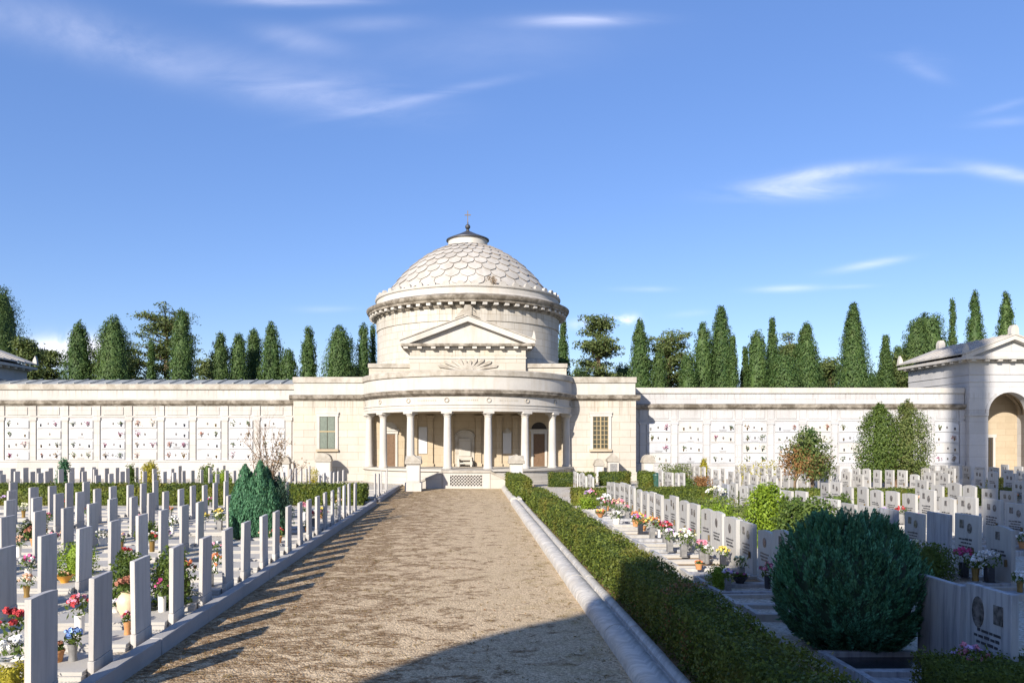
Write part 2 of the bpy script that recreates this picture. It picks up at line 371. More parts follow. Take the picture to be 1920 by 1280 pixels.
def cloud(px, py, hw, hh, rot, amt, nz, lo, hi):
    """soft cloud patch at a sky direction, filled by a noise"""
    global tot
    u0 = (px-VX)/F; v0 = (VY-py)/F; c, s_ = math.cos(R(rot)), math.sin(R(rot))
    du = wt.math('SUBTRACT', U, u0); dv = wt.math('SUBTRACT', V, v0)
    a = wt.math('DIVIDE', wt.math('ADD', wt.math('MULTIPLY', du, c), wt.math('MULTIPLY', dv, s_)), hw/F)
    b = wt.math('DIVIDE', wt.math('SUBTRACT', wt.math('MULTIPLY', dv, c), wt.math('MULTIPLY', du, s_)), hh/F)
    e = wt.math('EXPONENT', wt.math('MULTIPLY', wt.math('ADD', wt.math('MULTIPLY', a, a), wt.math('MULTIPLY', b, b)), -1.0))
    k = wt.math('MULTIPLY', wt.math('MULTIPLY', e, wt.ramp(nz, lo, hi)), amt)
    tot = k if tot is None else wt.math('ADD', tot, k)
cloud(90, 45, 230, 42, -16, 0.26, nz_soft, 0.25, 0.7)
cloud(250, 95, 110, 26, -25, 0.13, nz_soft, 0.3, 0.7)
cloud(560, 75, 75, 20, -12, 0.18, nz_soft, 0.3, 0.65)
cloud(560, 0, 120, 10, 0, 0.30, nz_streak, 0.3, 0.6)
cloud(690, 45, 90, 14, 3, 0.15, nz_soft, 0.3, 0.7)
cloud(1085, 38, 105, 11, 1, 0.30, nz_streak, 0.15, 0.6)
cloud(600, 175, 180, 36, -8, 0.18, nz_streak, 0.32, 0.7)
cloud(790, 183, 150, 9, 12, 0.16, nz_streak, 0.3, 0.65)
cloud(480, 130, 260, 40, -10, 0.11, nz_soft, 0.35, 0.75)
cloud(900, 90, 260, 50, 5, 0.07, nz_soft, 0.3, 0.7)
cloud(1700, 105, 70, 16, -10, 0.16, nz_soft, 0.35, 0.7)
cloud(1735, 135, 40, 12, -20, 0.15, nz_soft, 0.3, 0.7)
cloud(1530, 328, 115, 13, 8, 0.40, nz_streak, 0.28, 0.6)
cloud(1490, 358, 110, 16, 2, 0.34, nz_streak, 0.3, 0.62)
cloud(1740, 320, 90, 6, 0, 0.11, nz_streak, 0.3, 0.65)
cloud(1890, 325, 75, 12, -9, 0.32, nz_streak, 0.2, 0.6)
cloud(1890, 228, 60, 8, 5, 0.16, nz_streak, 0.3, 0.65)
cloud(1880, 200, 45, 7, 15, 0.13, nz_streak, 0.3, 0.65)
cloud(1630, 496, 60, 7, 10, 0.32, nz_streak, 0.2, 0.6)
cloud(1480, 541, 55, 6, 2, 0.32, nz_streak, 0.15, 0.6)
cloud(1600, 537, 40, 4, 2, 0.13, nz_streak, 0.2, 0.6)
cloud(1215, 542, 50, 5, 0, 0.13, nz_streak, 0.2, 0.6)
cloud(1300, 587, 40, 6, 5, 0.16, nz_soft, 0.3, 0.6)
cloud(1130, 604, 42, 9, 4, 1.1, nz_puff, 0.42, 0.62)
cloud(1168, 600, 20, 9, 10, 0.8, nz_puff, 0.42, 0.62)
cloud(105, 660, 62, 24, 0, 1.1, nz_puff, 0.28, 0.5)
cloud(180, 655, 36, 20, 0, 0.9, nz_puff, 0.28, 0.5)
cloud(600, 690, 500, 30, 0, 0.11, nz_soft, 0.3, 0.7)
cloud(610, 580, 60, 6, 0, 0.08, nz_streak, 0.3, 0.6)
front = wt.math('GREATER_THAN', sp.outputs[1], 0.05)
tot = wt.math('MULTIPLY', wt.math('MINIMUM', tot, 0.92), front)
tint = wt.mix(1.0, hs.outputs[0], (1.0, 0.965, 0.975), 'MULTIPLY')
tint = wt.mix(0.36, tint, (0.95, 1.95, 4.45))
mixed = wt.mix(tot, tint, (7.6, 7.5, 8.4))
wt.l(mixed, bg.inputs['Color']); bg.inputs['Strength'].default_value = 0.112
scn.view_settings.view_transform = 'Standard'; scn.view_settings.look = 'None'; scn.view_settings.exposure = 0.80; scn.view_settings.gamma = 1
scn.cycles.use_denoising = True
scn.cycles.max_bounces = 6; scn.cycles.diffuse_bounces = 3; scn.cycles.transparent_max_bounces = 4
scn.cycles.sample_clamp_indirect = 4

# ------------------------------------------------------------------ setting: ground, path, kerbs, beds
def struct(name, mb, mat):
    o = mb.build(name, mat); o['kind'] = 'structure'; return o
struct('ground', MB().add([(-1500,-600,-0.03),(1500,-600,-0.03),(1500,2500,-0.03),(-1500,2500,-0.03)], [(0,1,2,3)]), M['ground'])
struct('gravel_path', MB().add([(-4.4,-8,0),(2.2,-8,0),(2.2,60,0),(-4.4,60,0)], [(0,1,2,3)]), M['path'])
GL = 0.10
struct('gravel_bed', MB().box(-42,-4.42,3,35,-0.02,GL), M['bed'])
struct('gravel_bed', MB().box(-42,-4.42,38,60,-0.02,GL), M['bed'])
struct('bed_soil', MB().box(2.62,4.42,3,36,-0.02,GL), M['soil'])
struct('gravel_bed', MB().box(4.44,46,3,60,-0.02,GL), M['bed'])
struct('side_path', MB().add([(-46,34.9,0.004),(-4.3,34.9,0.004),(-4.3,38.1,0.004),(-46,38.1,0.004)], [(0,1,2,3)]), M['path'])
struct('forecourt', MB().add([(-15,47,0.006),(15,47,0.006),(15,58,0.006),(-15,58,0.006)], [(0,1,2,3)]), M['path'])
# plain kerb by the blank headstones
m = MB(); y = 3.0
while y < 35.6:
    dz = random.uniform(-0.006, 0.006); m.box(-4.48+dz, -4.30+dz, y, y+1.96, -0.05, 0.235+dz, 0.012); y += 1.97
m.box(-5.6, -4.36, 35.64, 35.86, -0.05, 0.22, 0.012)
struct('path_kerb', m, M['kerbL'])
m = MB(); y = 38.0
while y < 47: m.box(-4.48, -4.30, y, y+1.79, -0.05, 0.23, 0.012); y += 1.8
m.box(-5.4, -4.52, 37.78, 37.98, -0.05, 0.22, 0.012)
struct('path_kerb', m, M['kerbL'])
# moulded marble kerb by the hedge
prof = [(2.06,-0.03),(2.062,0.08),(2.085,0.15),(2.14,0.205),(2.21,0.232),(2.29,0.235),(2.36,0.215),(2.405,0.175),(2.42,0.155),(2.445,0.155),(2.455,0.195),(2.50,0.215),(2.57,0.21),(2.62,0.18),(2.635,0.13),(2.635,-0.03)]
def kerb_run(y0, y1, dx=0):
    mb = MB(); y = y0
    while y < y1-0.1:
        e = min(y+1.45, y1); jx, jz = random.uniform(-.006,.006), random.uniform(-.005,.005); b = len(mb.f)
        mb.prism([(x+dx+jx, z+jz) for x, z in prof], 'y', y+0.006, e-0.004); mb.s[b:] = [i < len(prof) for i in range(len(mb.f)-b)]; y = e
    struct('marble_kerb', mb, M['kerbR'])
kerb_run(3, 37.0); kerb_run(38.2, 49.0, 0.05)
struct('border_kerb', MB().box(4.43, 4.56, 3, 34, -0.02, 0.165, 0.01), M['headR'])

# ------------------------------------------------------------------ foliage helpers
def unit(v): return v / np.maximum(np.linalg.norm(v, axis=1, keepdims=True), 1e-9)
def cards(c, nrm, size, asp=0.5, up=0.0, spread=0.7):
    """leaf-shaped quads at centres c facing nrm with random turn; up>0 makes the long axis point upwards"""
    n = len(c); nr = unit(nrm + rng.normal(0, spread, (n,3)))
    t = rng.normal(0, 1, (n,3)); t[:,2] += up * 3
    a = unit(t - nr * np.sum(t*nr, axis=1, keepdims=True)); b = np.cross(nr, a)
    sz = (np.asarray(size) * rng.uniform(0.6, 1.35, n))[:,None]
    v = np.stack([c - a*sz*0.5, c + b*sz*asp*0.5 - a*sz*0.05, c + a*sz*0.5 + nr*sz*0.08, c - b*sz*asp*0.5 - a*sz*0.05], axis=1).reshape(-1,3)
    return v
def quads(nv): return np.arange(nv, dtype=np.int32).reshape(-1,4)
def join(parts):
    vs, fs, k = [], [], 0
    for v, f in parts: vs.append(v); fs.append(f + k); k += len(v)
    return np.concatenate(vs), np.concatenate(fs)
def boxq(x0,x1,y0,y1,z0,z1):
    v = np.array([(x,y,z) for x in (x0,x1) for y in (y0,y1) for z in (z0,z1)], float)
    return v, np.array([(0,1,3,2),(4,6,7,5),(0,4,5,1),(2,3,7,6),(0,2,6,4),(1,5,7,3)])
def blobq(c, rx, ry, rz, n=14, m=8, jit=0.12):
    th = np.linspace(0, PI, m+1); ph = np.linspace(0, 2*PI, n, endpoint=False)
    v = np.array([(math.sin(t)*math.cos(p), math.sin(t)*math.sin(p), math.cos(t)) for t in th for p in ph])
    v *= (1 + rng.normal(0, jit, (len(v),1)))
    v = v * (rx,ry,rz) + np.array(c)
    f = np.array([(i*n+j, i*n+(j+1)%n, (i+1)*n+(j+1)%n, (i+1)*n+j) for i in range(m) for j in range(n)])
    return v, f
def wob(p, s, amp):
    """cheap smooth pseudo-noise for lumpy outlines"""
    return amp*(np.sin(p[:,0]*s+1.3)*np.sin(p[:,1]*s*1.13+0.4)+np.sin(p[:,0]*s*2.3+2)*np.sin(p[:,2]*s*2.1+0.7)*0.6+np.sin(p[:,1]*s*2.7)*np.sin(p[:,2]*s*1.9+2.2)*0.5)
def hedge(x0,x1,y0,y1,z0,z1, label, dens, leaf, mat='hedge', dry=None, gaps=()):
    dx,dy,dz = x1-x0,y1-y0,z1-z0; P=[];Nn=[]
    for (fix, val, nrm, area) in ((2,z1,(0,0,1),dx*dy),(0,x0,(-1,0,0),dy*dz),(0,x1,(1,0,0),dy*dz),(1,y0,(0,-1,0),dx*dz),(1,y1,(0,1,0),dx*dz)):
        n = int(area*dens)
        p = np.stack([rng.uniform(x0,x1,n), rng.uniform(y0,y1,n), z0+(z1-z0)*rng.uniform(0,1,n)**0.8], axis=1); p[:,fix] = val
        nv = np.tile(np.array(nrm,float),(n,1))
        p += nv*(wob(p,3.1,0.035)[:,None] + rng.normal(-0.015,0.028,(n,1)) + (rng.random((n,1))<0.04)*rng.uniform(0,0.09,(n,1)))
        P.append(p);Nn.append(nv)
    p = np.concatenate(P); nv = np.concatenate(Nn)
    cv = cards(p, nv, leaf, 0.62, 0.15, 0.75)
    i = 0.055
    v, f = join([(cv, quads(len(cv))), boxq(x0+i,x1-i,y0+i,y1-i,z0,z1-i)])
    root = thing('hedge', ((x0+x1)/2,(y0+y1)/2,z0), label, 'hedge')
    np_obj('foliage', v, f, M[mat], root)
    st = MB()
    for k in range(max(3, int(max(dx,dy)*1.5))):
        px, py = random.uniform(x0+.15,x1-.15), random.uniform(y0+.1,y1-.1)
        st.tube((px,py,z0-0.02),(px+random.uniform(-.1,.1),py+random.uniform(-.1,.1),z0+0.5*dz),0.02,0.01,5)
    st.build('stem', M['bark'], root)
    if dry:
        q = []; 
        for (cx,cy,cz,r,n) in dry:
            q.append(np.array([cx,cy,cz])+rng.normal(0,1,(n,3))*np.array(r))
        q = np.concatenate(q); cv = cards(q, np.tile([-0.5,-0.4,0.6],(len(q),1)), leaf*1.1, 0.5, 0.1, 0.8)
        np_obj('dry_leaves', cv, quads(len(cv)), M['hedge_red'], root)
    return root

# clipped hedges (near section finer)
def long_hedge():
    x0,x1,z0,z1 = 2.72,3.46,GL,0.86
    root = thing('hedge', (3.1,18,GL), 'long clipped boxwood hedge running beside the moulded marble kerb', 'hedge')
    P=[];Nn=[];S=[]
    for (ya,yb,dens,leaf) in ((4.5,9.5,1700,0.046),(9.5,14,1700,0.046),(14,20,1000,0.058),(20,27,620,0.072),(27,35.6,420,0.09)):
        dy=yb-ya;dx=x1-x0;dz=z1-z0
        for (fix,val,nrm,area) in ((2,z1,(0,0,1),dx*dy),(0,x0,(-1,0,0),dy*dz),(0,x1,(1,0,0),dy*dz)):
            n=int(area*dens); p=np.stack([rng.uniform(x0,x1,n),rng.uniform(ya,yb,n),rng.uniform(z0,z1,n)],axis=1); p[:,fix]=val
            nv=np.tile(np.array(nrm,float),(n,1))
            p+=nv*(wob(p,1.7,0.04)[:,None]+wob(p,7.0,0.026)[:,None]+rng.normal(-0.03,0.04,(n,1))+(rng.random((n,1))<0.05)*rng.uniform(0,0.10,(n,1)))
            P.append(p);Nn.append(nv);S.append(np.full(n,leaf))
    for yv,nr in ((4.5,-1),(35.6,1)):
        n=900;p=np.stack([rng.uniform(x0,x1,n),np.full(n,yv),rng.uniform(z0,z1,n)],axis=1);P.append(p);Nn.append(np.tile([0,float(nr),0],(n,1)));S.append(np.full(n,0.06))
    p=np.concatenate(P);nv=np.concatenate(Nn);cv=cards(p,nv,np.concatenate(S),0.62,0.15,0.75)
    v,f=join([(cv,quads(len(cv))),boxq(x0+.13,x1-.13,4.6,35.5,z0,z1-.13)])
    np_obj('foliage',v,f,M['hedge'],root)
    st=MB();y=4.7
    while y<35.5:
        st.tube((3.0+random.uniform(-.2,.3),y,0.05),(3.0+random.uniform(-.25,.3),y+random.uniform(-.1,.1),0.5),0.022,0.012,5);y+=0.2
    st.build('stem',M['bark'],root)
    q=[]
    for (cx,cy,cz,rx,ry,rz,n) in ((2.74,10.6,0.55,.03,.10,.2,200),(2.74,9.7,0.45,.03,.09,.15,170),(3.0,11.0,0.88,.14,.10,.02,130),(3.2,11.4,0.88,.15,.08,.02,120),(2.72,12.6,0.3,.03,.2,.12,60),(2.76,9.1,0.3,.03,.1,.12,60)):
        q.append(np.array([cx,cy,cz])+rng.normal(0,1,(n,3))*np.array([rx,ry,rz]))
    q=np.concatenate(q);cv=cards(q,np.tile([-0.5,-0.4,0.6],(len(q),1)),0.036,0.5,0.1,0.8)
    np_obj('dry_leaves',cv,quads(len(cv)),M['hedge_red'],root)
long_hedge()
hedge(2.35,3.25,39.2,47.6,0,1.05,'short block of hedge beside the temple steps at the far end of the path',520,0.085)
hedge(-40,-4.75,34.95,35.65,0,0.90,'front one of two long clipped hedges crossing the blank headstone field',330,0.095)
hedge(-40,-4.85,37.1,37.75,0,0.95,'rear one of two long clipped hedges crossing the blank headstone field',330,0.095)
hedge(4.7,9.6,34.6,35.3,GL,0.88,'low clipped hedge ending the first inscribed row, near the long hedge',420,0.085)
hedge(7.0,12.0,33.6,34.3,GL,0.78,'low clipped hedge crossing the lawn between first and second inscribed rows',420,0.085)
hedge(8.1,11.9,36.0,36.7,GL,0.85,'low clipped hedge behind the cross hedge by the second inscribed row',400,0.085)
hedge(5.2,8.1,49.0,49.8,GL,1.0,'dark clipped hedge below the barred window of the temple wing',400,0.09)
hedge(8.6,10.6,50.2,50.9,GL,1.0,'square clipped hedge in front of the little gabled monument',400,0.09)
hedge(11.0,12.0,49.4,50.1,GL,1.05,'short clipped hedge block beside the green waste bin',400,0.09)
hedge(14.2,23.4,34.8,35.4,GL,0.85,'clipped hedge crossing behind the third inscribed row under the brown tree',380,0.09)
hedge(24.6,29.5,35.3,35.9,GL,0.85,'clipped hedge crossing behind the twin-crowned tree',380,0.09)
hedge(5.05,8.2,7.9,8.75,GL,0.62,'low shaded hedge in front of the nearest grey marble headstone',2300,0.036)

# ------------------------------------------------------------------ headstones
def arc_top(w, z0, z1, rise, n=8):
    """outline in (y,z)"""
    p = [(-w/2, z0), (w/2, z0)]
    for i in range(n+1):
        y = w/2 - w*i/n; p.append((y, z1 - rise*(2*y/w)**2))
    return p
def slab_mb(w, h, t, z0, rise=0.0, c=0.006):
    mb = MB()
    if rise <= 0: return mb.box(-t/2, t/2, -w/2, w/2, z0, z0+h, c)
    return mb.prism(arc_top(w, z0, z0+h, rise), 'x', -t/2, t/2)
def ledger(root, x0, x1, w, mat, frame=False, pebble=None):
    mb = MB()
    if not frame:
        mb.box(x0-0.03, x1, -w/2-0.03, w/2+0.03, GL-0.04, GL+0.055, 0.006).box(x0, x1+0.0, -w/2, w/2, GL+0.052, GL+0.105, 0.006)
        return mb.build('grave_ledger', mat, root)
    t = 0.09
    mb.box(x0, x1, -w/2, -w/2+t, GL-0.04, GL+0.12, 0.006).box(x0, x1, w/2-t, w/2, GL-0.04, GL+0.12, 0.006).box(x0, x0+t, -w/2+t, w/2-t, GL-0.04, GL+0.118, 0.005)
    o = mb.build('grave_border', mat, root)
    MB().box(x0+t, x1, -w/2+t, w/2-t, GL-0.04, GL+0.05).build('grave_bed', pebble, root)
    return o
def left_proto(i):
    r = thing('headstone', (0,0,0), 'tmp', 'headstone')
    slab_mb(0.57, 1.0+0.012*i, 0.068, GL+0.20, [0,0,0.012][i]).build('upright_slab', M['headL'], r)
    MB().box(-0.04, 0.04, -0.295, 0.295, GL-0.04, GL+0.198, 0.006).build('plinth', M['headL'], r)
    ledger(r, -1.9, -0.056, 0.80, M['ledgerL'])
    return r
def inscription(r, x, zc, rows, w, seed):
    rd = random.Random(seed); mb = MB()
    for k in range(rows):
        z = zc - k*0.07; y = -w/2 + rd.uniform(0, .08)
        while y < w/2 - 0.05:
            l = rd.uniform(0.05, 0.12); mb.box(x-0.004, x+0.001, y, min(y+l, w/2), z, z+rd.choice((0.03,0.036,0.042))); y += l + rd.uniform(0.016, 0.026)
    return mb.build('lettering', M['ink'], r)
def portrait(r, x, y, z, w, h, oval=True):
    mb = MB()
    if oval: mb.prism([(y+w/2*math.cos(a), z+h/2*math.sin(a)) for a in [2*PI*i/16 for i in range(16)]], 'x', x-0.012, x+0.002)
    else: mb.box(x-0.012, x+0.002, y-w/2, y+w/2, z-h/2, z+h/2, 0.003)
    return mb.build('portrait', M['portrait'], r)
def right_proto(i, far=False):
    r = thing('headstone', (0,0,0), 'tmp', 'headstone')
    H = [1.12,1.06,1.14,1.10,1.10,1.08][i]; W = [0.78,0.76,0.80,0.74,0.80,0.78][i]; rise = [0,0.03,0,0.06,0,0][i]
    mat = M[['headR','headR','headR','headR','headG','headG'][i]]
    slab_mb(W, H, 0.088, GL+0.10, rise).build('upright_slab', mat, r)
    MB().box(-0.075, 0.09, -W/2-0.03, W/2+0.03, GL-0.04, GL+0.098, 0.006).build('plinth', mat, r)
    x = -0.044; top = GL+0.10+H
    if i == 0: portrait(r, x, -0.13, top-0.24, 0.14, 0.19); portrait(r, x, 0.12, top-0.22, 0.12, 0.16, False)
    elif i == 1: portrait(r, x, 0.0, top-0.26, 0.16, 0.21)
    elif i == 2: portrait(r, x, 0.15, top-0.2, 0.13, 0.17, False); portrait(r, x, -0.12, top-0.27, 0.15, 0.2)
    elif i == 3: portrait(r, x, 0.02, top-0.2, 0.12, 0.16, False)
    elif i == 5: portrait(r, x, 0.16, top-0.30, 0.2, 0.36); portrait(r, x, -0.19, top-0.27, 0.15, 0.22, False)
    if i != 4: inscription(r, x, top-0.52, [4,3,4,2,2,3][i], W*0.62, i+3)
    if i in (0,2,3):
        MB().tube((x-0.02, -0.24, top-0.78), (x-0.02, -0.24, top-0.64), 0.03, 0.025, 8).build('lamp', M['bronze'], r)
    if not far:
        ledger(r, -1.38, -0.08, 0.86, [M['headR'],M['ledgerL'],M['headR'],M['headG'],M['headG'],M['headG']][i], True, [M['bed'],M['soil'],M['headG'],M['bed'],M['black_pot'],M['headG']][i])
    return r
LP = [left_proto(i) for i in range(3)]; RP = [right_proto(i) for i in range(6)]; FP = [right_proto(i, True) for i in range(4)]
used = set(); graves = []      # graves: (x, y, reference phrase)
def put(proto, x, y, label, group, rz=0.0, sc=None):
    loc = (x, y, 0); tl = (random.uniform(-.012,.012), random.uniform(-.012,.012))
    if proto.name not in used:
        used.add(proto.name); CH[proto.name] = [(c, list(c.children)) for c in proto.children]
        proto.location = loc; proto['label'] = label; proto['group'] = group; proto.rotation_euler.z = rz
        if sc: proto.scale = sc
        o = proto
    else: o = dup(proto, loc, label, group, sc or (1,1,1), rz)
    o.rotation_euler.x, o.rotation_euler.y = tl
    return o
rowname = lambda k: ORD[k]
def visible(x, y, pad=0.5):
    if x < 0: return x - pad > -0.605*y - 1.2 
    return x < 0.719*y + 1.0
GLf, GLb, GRf, GRb = 'blank-backed headstones in the near field', 'blank-backed headstones behind the hedges', 'inscribed headstones in the near field', 'inscribed headstones behind the cross hedges'
for k in range(7):
    x = -4.66 - 2.83*k; n = 0
    ys = [8.48 + 1.3*j for j in range(19)] if k == 0 else [8.63 + 0.31*(((k-1)*3) % 4) + 1.3*j for j in range(19)]
    for y in ys:
        y += random.uniform(-.03,.03)
        if y > 33.2 or not visible(x, y): continue
        if k == 1 and 22.3 < y < 23.6: continue
        lab = f'blank headstone, {ORD[n]} from the front in ' + ('the row along the plain kerb' if k == 0 else f'the {rowname(k)} row back from the plain kerb')
        xx = x + random.uniform(-.03,.03)
        put(LP[random.choice((0,0,1,1,2))], xx, y, lab, GLf, 0.05+random.uniform(-.03,.03), (1, random.uniform(.96,1.05), random.uniform(.98,1.025)))
        graves.append((xx, y, f'{ORD[n]} blank headstone of {rowname(k)} row', -1)); n += 1
for k in range(9):
    x = -4.66 - 2.83*k; n = 0
    for j in range(9):
        y = 39.3 + 1.42*j + random.uniform(-.12,.12) + (0 if k == 0 else 0.4*((k*3) % 3))
        if (k == 0 and j > 4) or not visible(x, y, 0) or (k == 1 and j > 5): continue
        if random.random() < 0.06 and k > 1: continue
        lab = f'far blank headstone, {ORD[n]} behind the hedges in ' + ('the row along the plain kerb' if k == 0 else f'the {rowname(k)} row back from the kerb')
        put(LP[random.choice((0,1,2))], x+random.uniform(-.05,.05), y, lab, GLb, 0.05+random.uniform(-.04,.04), (1, random.uniform(.95,1.06), random.uniform(.95,1.08)))
        n += 1
RX = [6.05, 10.75, 15.0, 19.3, 23.6, 27.9, 32.2, 36.5]
for k in range(5):
    x = RX[k]; n = 0; y = 8.95 if k == 0 else 9.0 + 0.3*k
    while y < 33.4:
        yy = y + random.uniform(-.03,.03); y += 0.965 if k == 0 else 1.04
        if not visible(x, yy) or (k == 0 and 10.1 < yy < 12.35): continue
        if k == 0 and yy < 10.1: i = 5 if yy < 9.3 else 4
        elif k == 1 and random.random() < .12: i = 4
        else: i = random.choice((0,1,2,3))
        lab = f'inscribed headstone, {ORD[n]} from the front in ' + ('the row beside the long hedge' if k == 0 else f'the {rowname(k)} row beyond the long hedge')
        xx = x + random.uniform(-.04,.04)
        put(RP[i], xx, yy, lab, GRf, random.uniform(-.04,.04), (1, random.uniform(.95,1.08), random.uniform(.93,1.07)))
        graves.append((xx, yy, f'{ORD[n]} inscribed headstone of {rowname(k)} row', 1)); n += 1
for k in range(8):
    x = RX[k]; n = 0; y = 37.5 + 0.2*k
    while y < (44.3 if k == 0 else 43.2 if k == 1 else 55.5):
        yy = y + random.uniform(-.04,.04); y += 1.05 if k < 2 else 1.24
        if not visible(x, yy): continue
        if random.random() < 0.04: continue
        lab = f'far inscribed headstone, {ORD[n]} behind the cross hedges in ' + ('the row beside the long hedge' if k == 0 else f'the {rowname(k)} row')
        put(FP[random.choice((0,1,2,3))], x+random.uniform(-.04,.04), yy, lab, GRb, random.uniform(-.05,.05), (1, random.uniform(.95,1.06), random.uniform(.95,1.1)))
        n += 1

# ------------------------------------------------------------------ flowers and pots
def pot_mb(kind):
    P = {'vase': [(0.001,0),(0.055,0),(0.06,0.02),(0.05,0.08),(0.065,0.2),(0.075,0.235),(0.062,0.24),(0.055,0.2)],
         'cyl': [(0.001,0),(0.06,0),(0.062,0.01),(0.07,0.27),(0.075,0.28),(0.06,0.28),(0.058,0.22)],
         'square': None,
         'jar': [(0.001,0),(0.09,0),(0.13,0.08),(0.145,0.17),(0.12,0.26),(0.08,0.30),(0.09,0.325),(0.075,0.32),(0.07,0.27)],
         'bowl': [(0.001,0),(0.07,0),(0.075,0.03),(0.15,0.12),(0.185,0.15),(0.17,0.15),(0.13,0.12)],
         'pot': [(0.001,0),(0.085,0),(0.115,0.15),(0.125,0.15),(0.125,0.18),(0.11,0.18),(0.10,0.14)]}[kind]
    if kind == 'square': return MB().box(-0.075,0.075,-0.075,0.075,0,0.02,0.004).box(-0.065,0.065,-0.065,0.065,0.02,0.30,0.008)
    return MB().lathe(0,0,P,16)
def bloom_np(center, r, col_n=11):
    """one flower head: petals set round a dome"""
    c = np.tile(np.array(center), (col_n,1)); dr = unit(rng.normal(0,1,(col_n,3)) + np.array([0,-0.1,0.6]))
    return cards(c + dr*r*0.5, dr, r*1.15, 0.85, 0, 0.35)
VAR = {}
def flower_proto(kind, potmat, cols, spread, heads, height, lily=False):
    key = (kind, potmat, cols, spread, heads, height)
    r = thing('flower_vase', (0,0,0), 'tmp', 'flower vase')
    pot_mb(kind).build('vase', M[potmat], r)
    ph = max(p[2] for p in pot_mb(kind).v)
    for ci, col in enumerate(cols):
        vs = []
        for h in range(heads):
            if h % len(cols) != ci: continue
            a = rng.uniform(0,2*PI); q = math.sqrt(rng.uniform(0,1))*spread
            vs.append(bloom_np((q*math.cos(a), q*math.sin(a), ph + height*(0.55+0.45*(1-(q/spread)**2)*rng.uniform(.7,1.1))), rng.uniform(.036,.058)))
        if vs: v = np.concatenate(vs); np_obj('blossom', v, quads(len(v)), MP[col], r)
    n = 70; a = rng.uniform(0,2*PI,n); q = np.sqrt(rng.uniform(0,1,n))*spread*1.05
    c = np.stack([q*np.cos(a), q*np.sin(a), ph + height*rng.uniform(-0.05,.8,n)], axis=1)
    v = cards(c, c*np.array([1,1,0.2])+np.array([0,0,0.1]), 0.085, 0.4, 0.5, 0.5); np_obj('leaves', v, quads(len(v)), M['green'], r)
    return r
def nearest(x, y):
    side = -1 if x < 0 else 1
    return min((g for g in graves if g[3] == side), key=lambda g: (g[0]-0.5-x)**2 + (g[1]-y)**2)[2]
POTW = {'white_pot':'white','grey_pot':'grey','black_pot':'black','terracotta':'terracotta','ochre_pot':'ochre','beige_pot':'beige','brass_pot':'brass'}
KINDW = {'vase':'vase','cyl':'tall vase','square':'square vase','jar':'round jar','bowl':'bowl','pot':'pot'}
seen = {}
def fv(x, y, cols, kind='vase', pm='grey_pot', spread=0.15, heads=12, height=0.24, sc=1.0, note=''):
    sc *= 0.88
    lab0 = f"{' and '.join(cols)} flowers in {POTW[pm]} {KINDW[kind]} by {nearest(x,y)}"
    if lab0 in seen: return
    seen[lab0] = 1
    key = (kind, pm, tuple(cols), round(spread,2), heads)
    if key in VAR:
        return dup(VAR[key], (x,y,GL+0.105), lab0, 'flowers on the graves', (sc,sc,sc), random.uniform(0,6))
    r = flower_proto(kind, pm, tuple(cols), spread, heads, height)
    r.location = (x,y,GL+0.105); r['label'] = lab0; r['group'] = 'flowers on the graves'; r.scale = (sc,sc,sc); VAR[key] = r
    CH[r.name] = [(c, list(c.children)) for c in r.children]
# near field by the plain kerb
fv(-5.75,9.75,['red'],'square','grey_pot',.17,16,.32,1.25)
fv(-5.55,9.45,['white'],'bowl','white_pot',.2,20,.26,1.1)
fv(-5.62,11.2,['pink','red'],'cyl','white_pot',.17,16,.3,1.15)
fv(-5.03,9.85,['blue'],'vase','grey_pot',.12,10,.22,1.05)
fv(-5.22,9.8,['rust'],'pot','terracotta',.1,10,.12,1.0)
fv(-4.93,11.2,['red','pink'],'vase','terracotta',.09,8,.17,0.9)
fv(-8.75,15.4,['magenta','white'],'cyl','white_pot',.16,14,.28,1.1)
fv(-7.98,15.3,['peach'],'bowl','ochre_pot',.1,4,.05,1.15)
fv(-5.5,12.5,['rust'],'jar','beige_pot',.14,14,.2,1.3)
fv(-5.02,12.7,['magenta'],'cyl','white_pot',.12,6,.3,1.05)
fv(-5.1,14.0,['orange'],'cyl','brass_pot',.16,12,.34,1.2)
fv(-5.75,12.65,['lilac','white'],'bowl','white_pot',.15,12,.1,0.9)
fv(-5.7,17.5,['pink','white'],'cyl','white_pot',.15,12,.26,1.15)
fv(-8.4,24.6,['yellow'],'vase','white_pot',.16,14,.26,1.2)
fv(-8.0,19.6,['red','white'],'cyl','brass_pot',.15,12,.26,1.1)
fv(-8.75,19.5,['lilac','peach'],'cyl','brass_pot',.13,9,.24,1.1)
fv(-8.9,23.3,['white'],'vase','white_pot',.17,14,.28,1.2)
fv(-11.5,20.6,['rust'],'pot','terracotta',.22,22,.25,1.4)
fv(-13.4,24.5,['pink','white'],'vase','white_pot',.18,14,.3,1.2)
fv(-9.9,21,['white'],'pot','white_pot',.18,12,.22,1.2)
fv(-5.8,27.4,['pink'],'vase','white_pot',.17,14,.3,1.3)
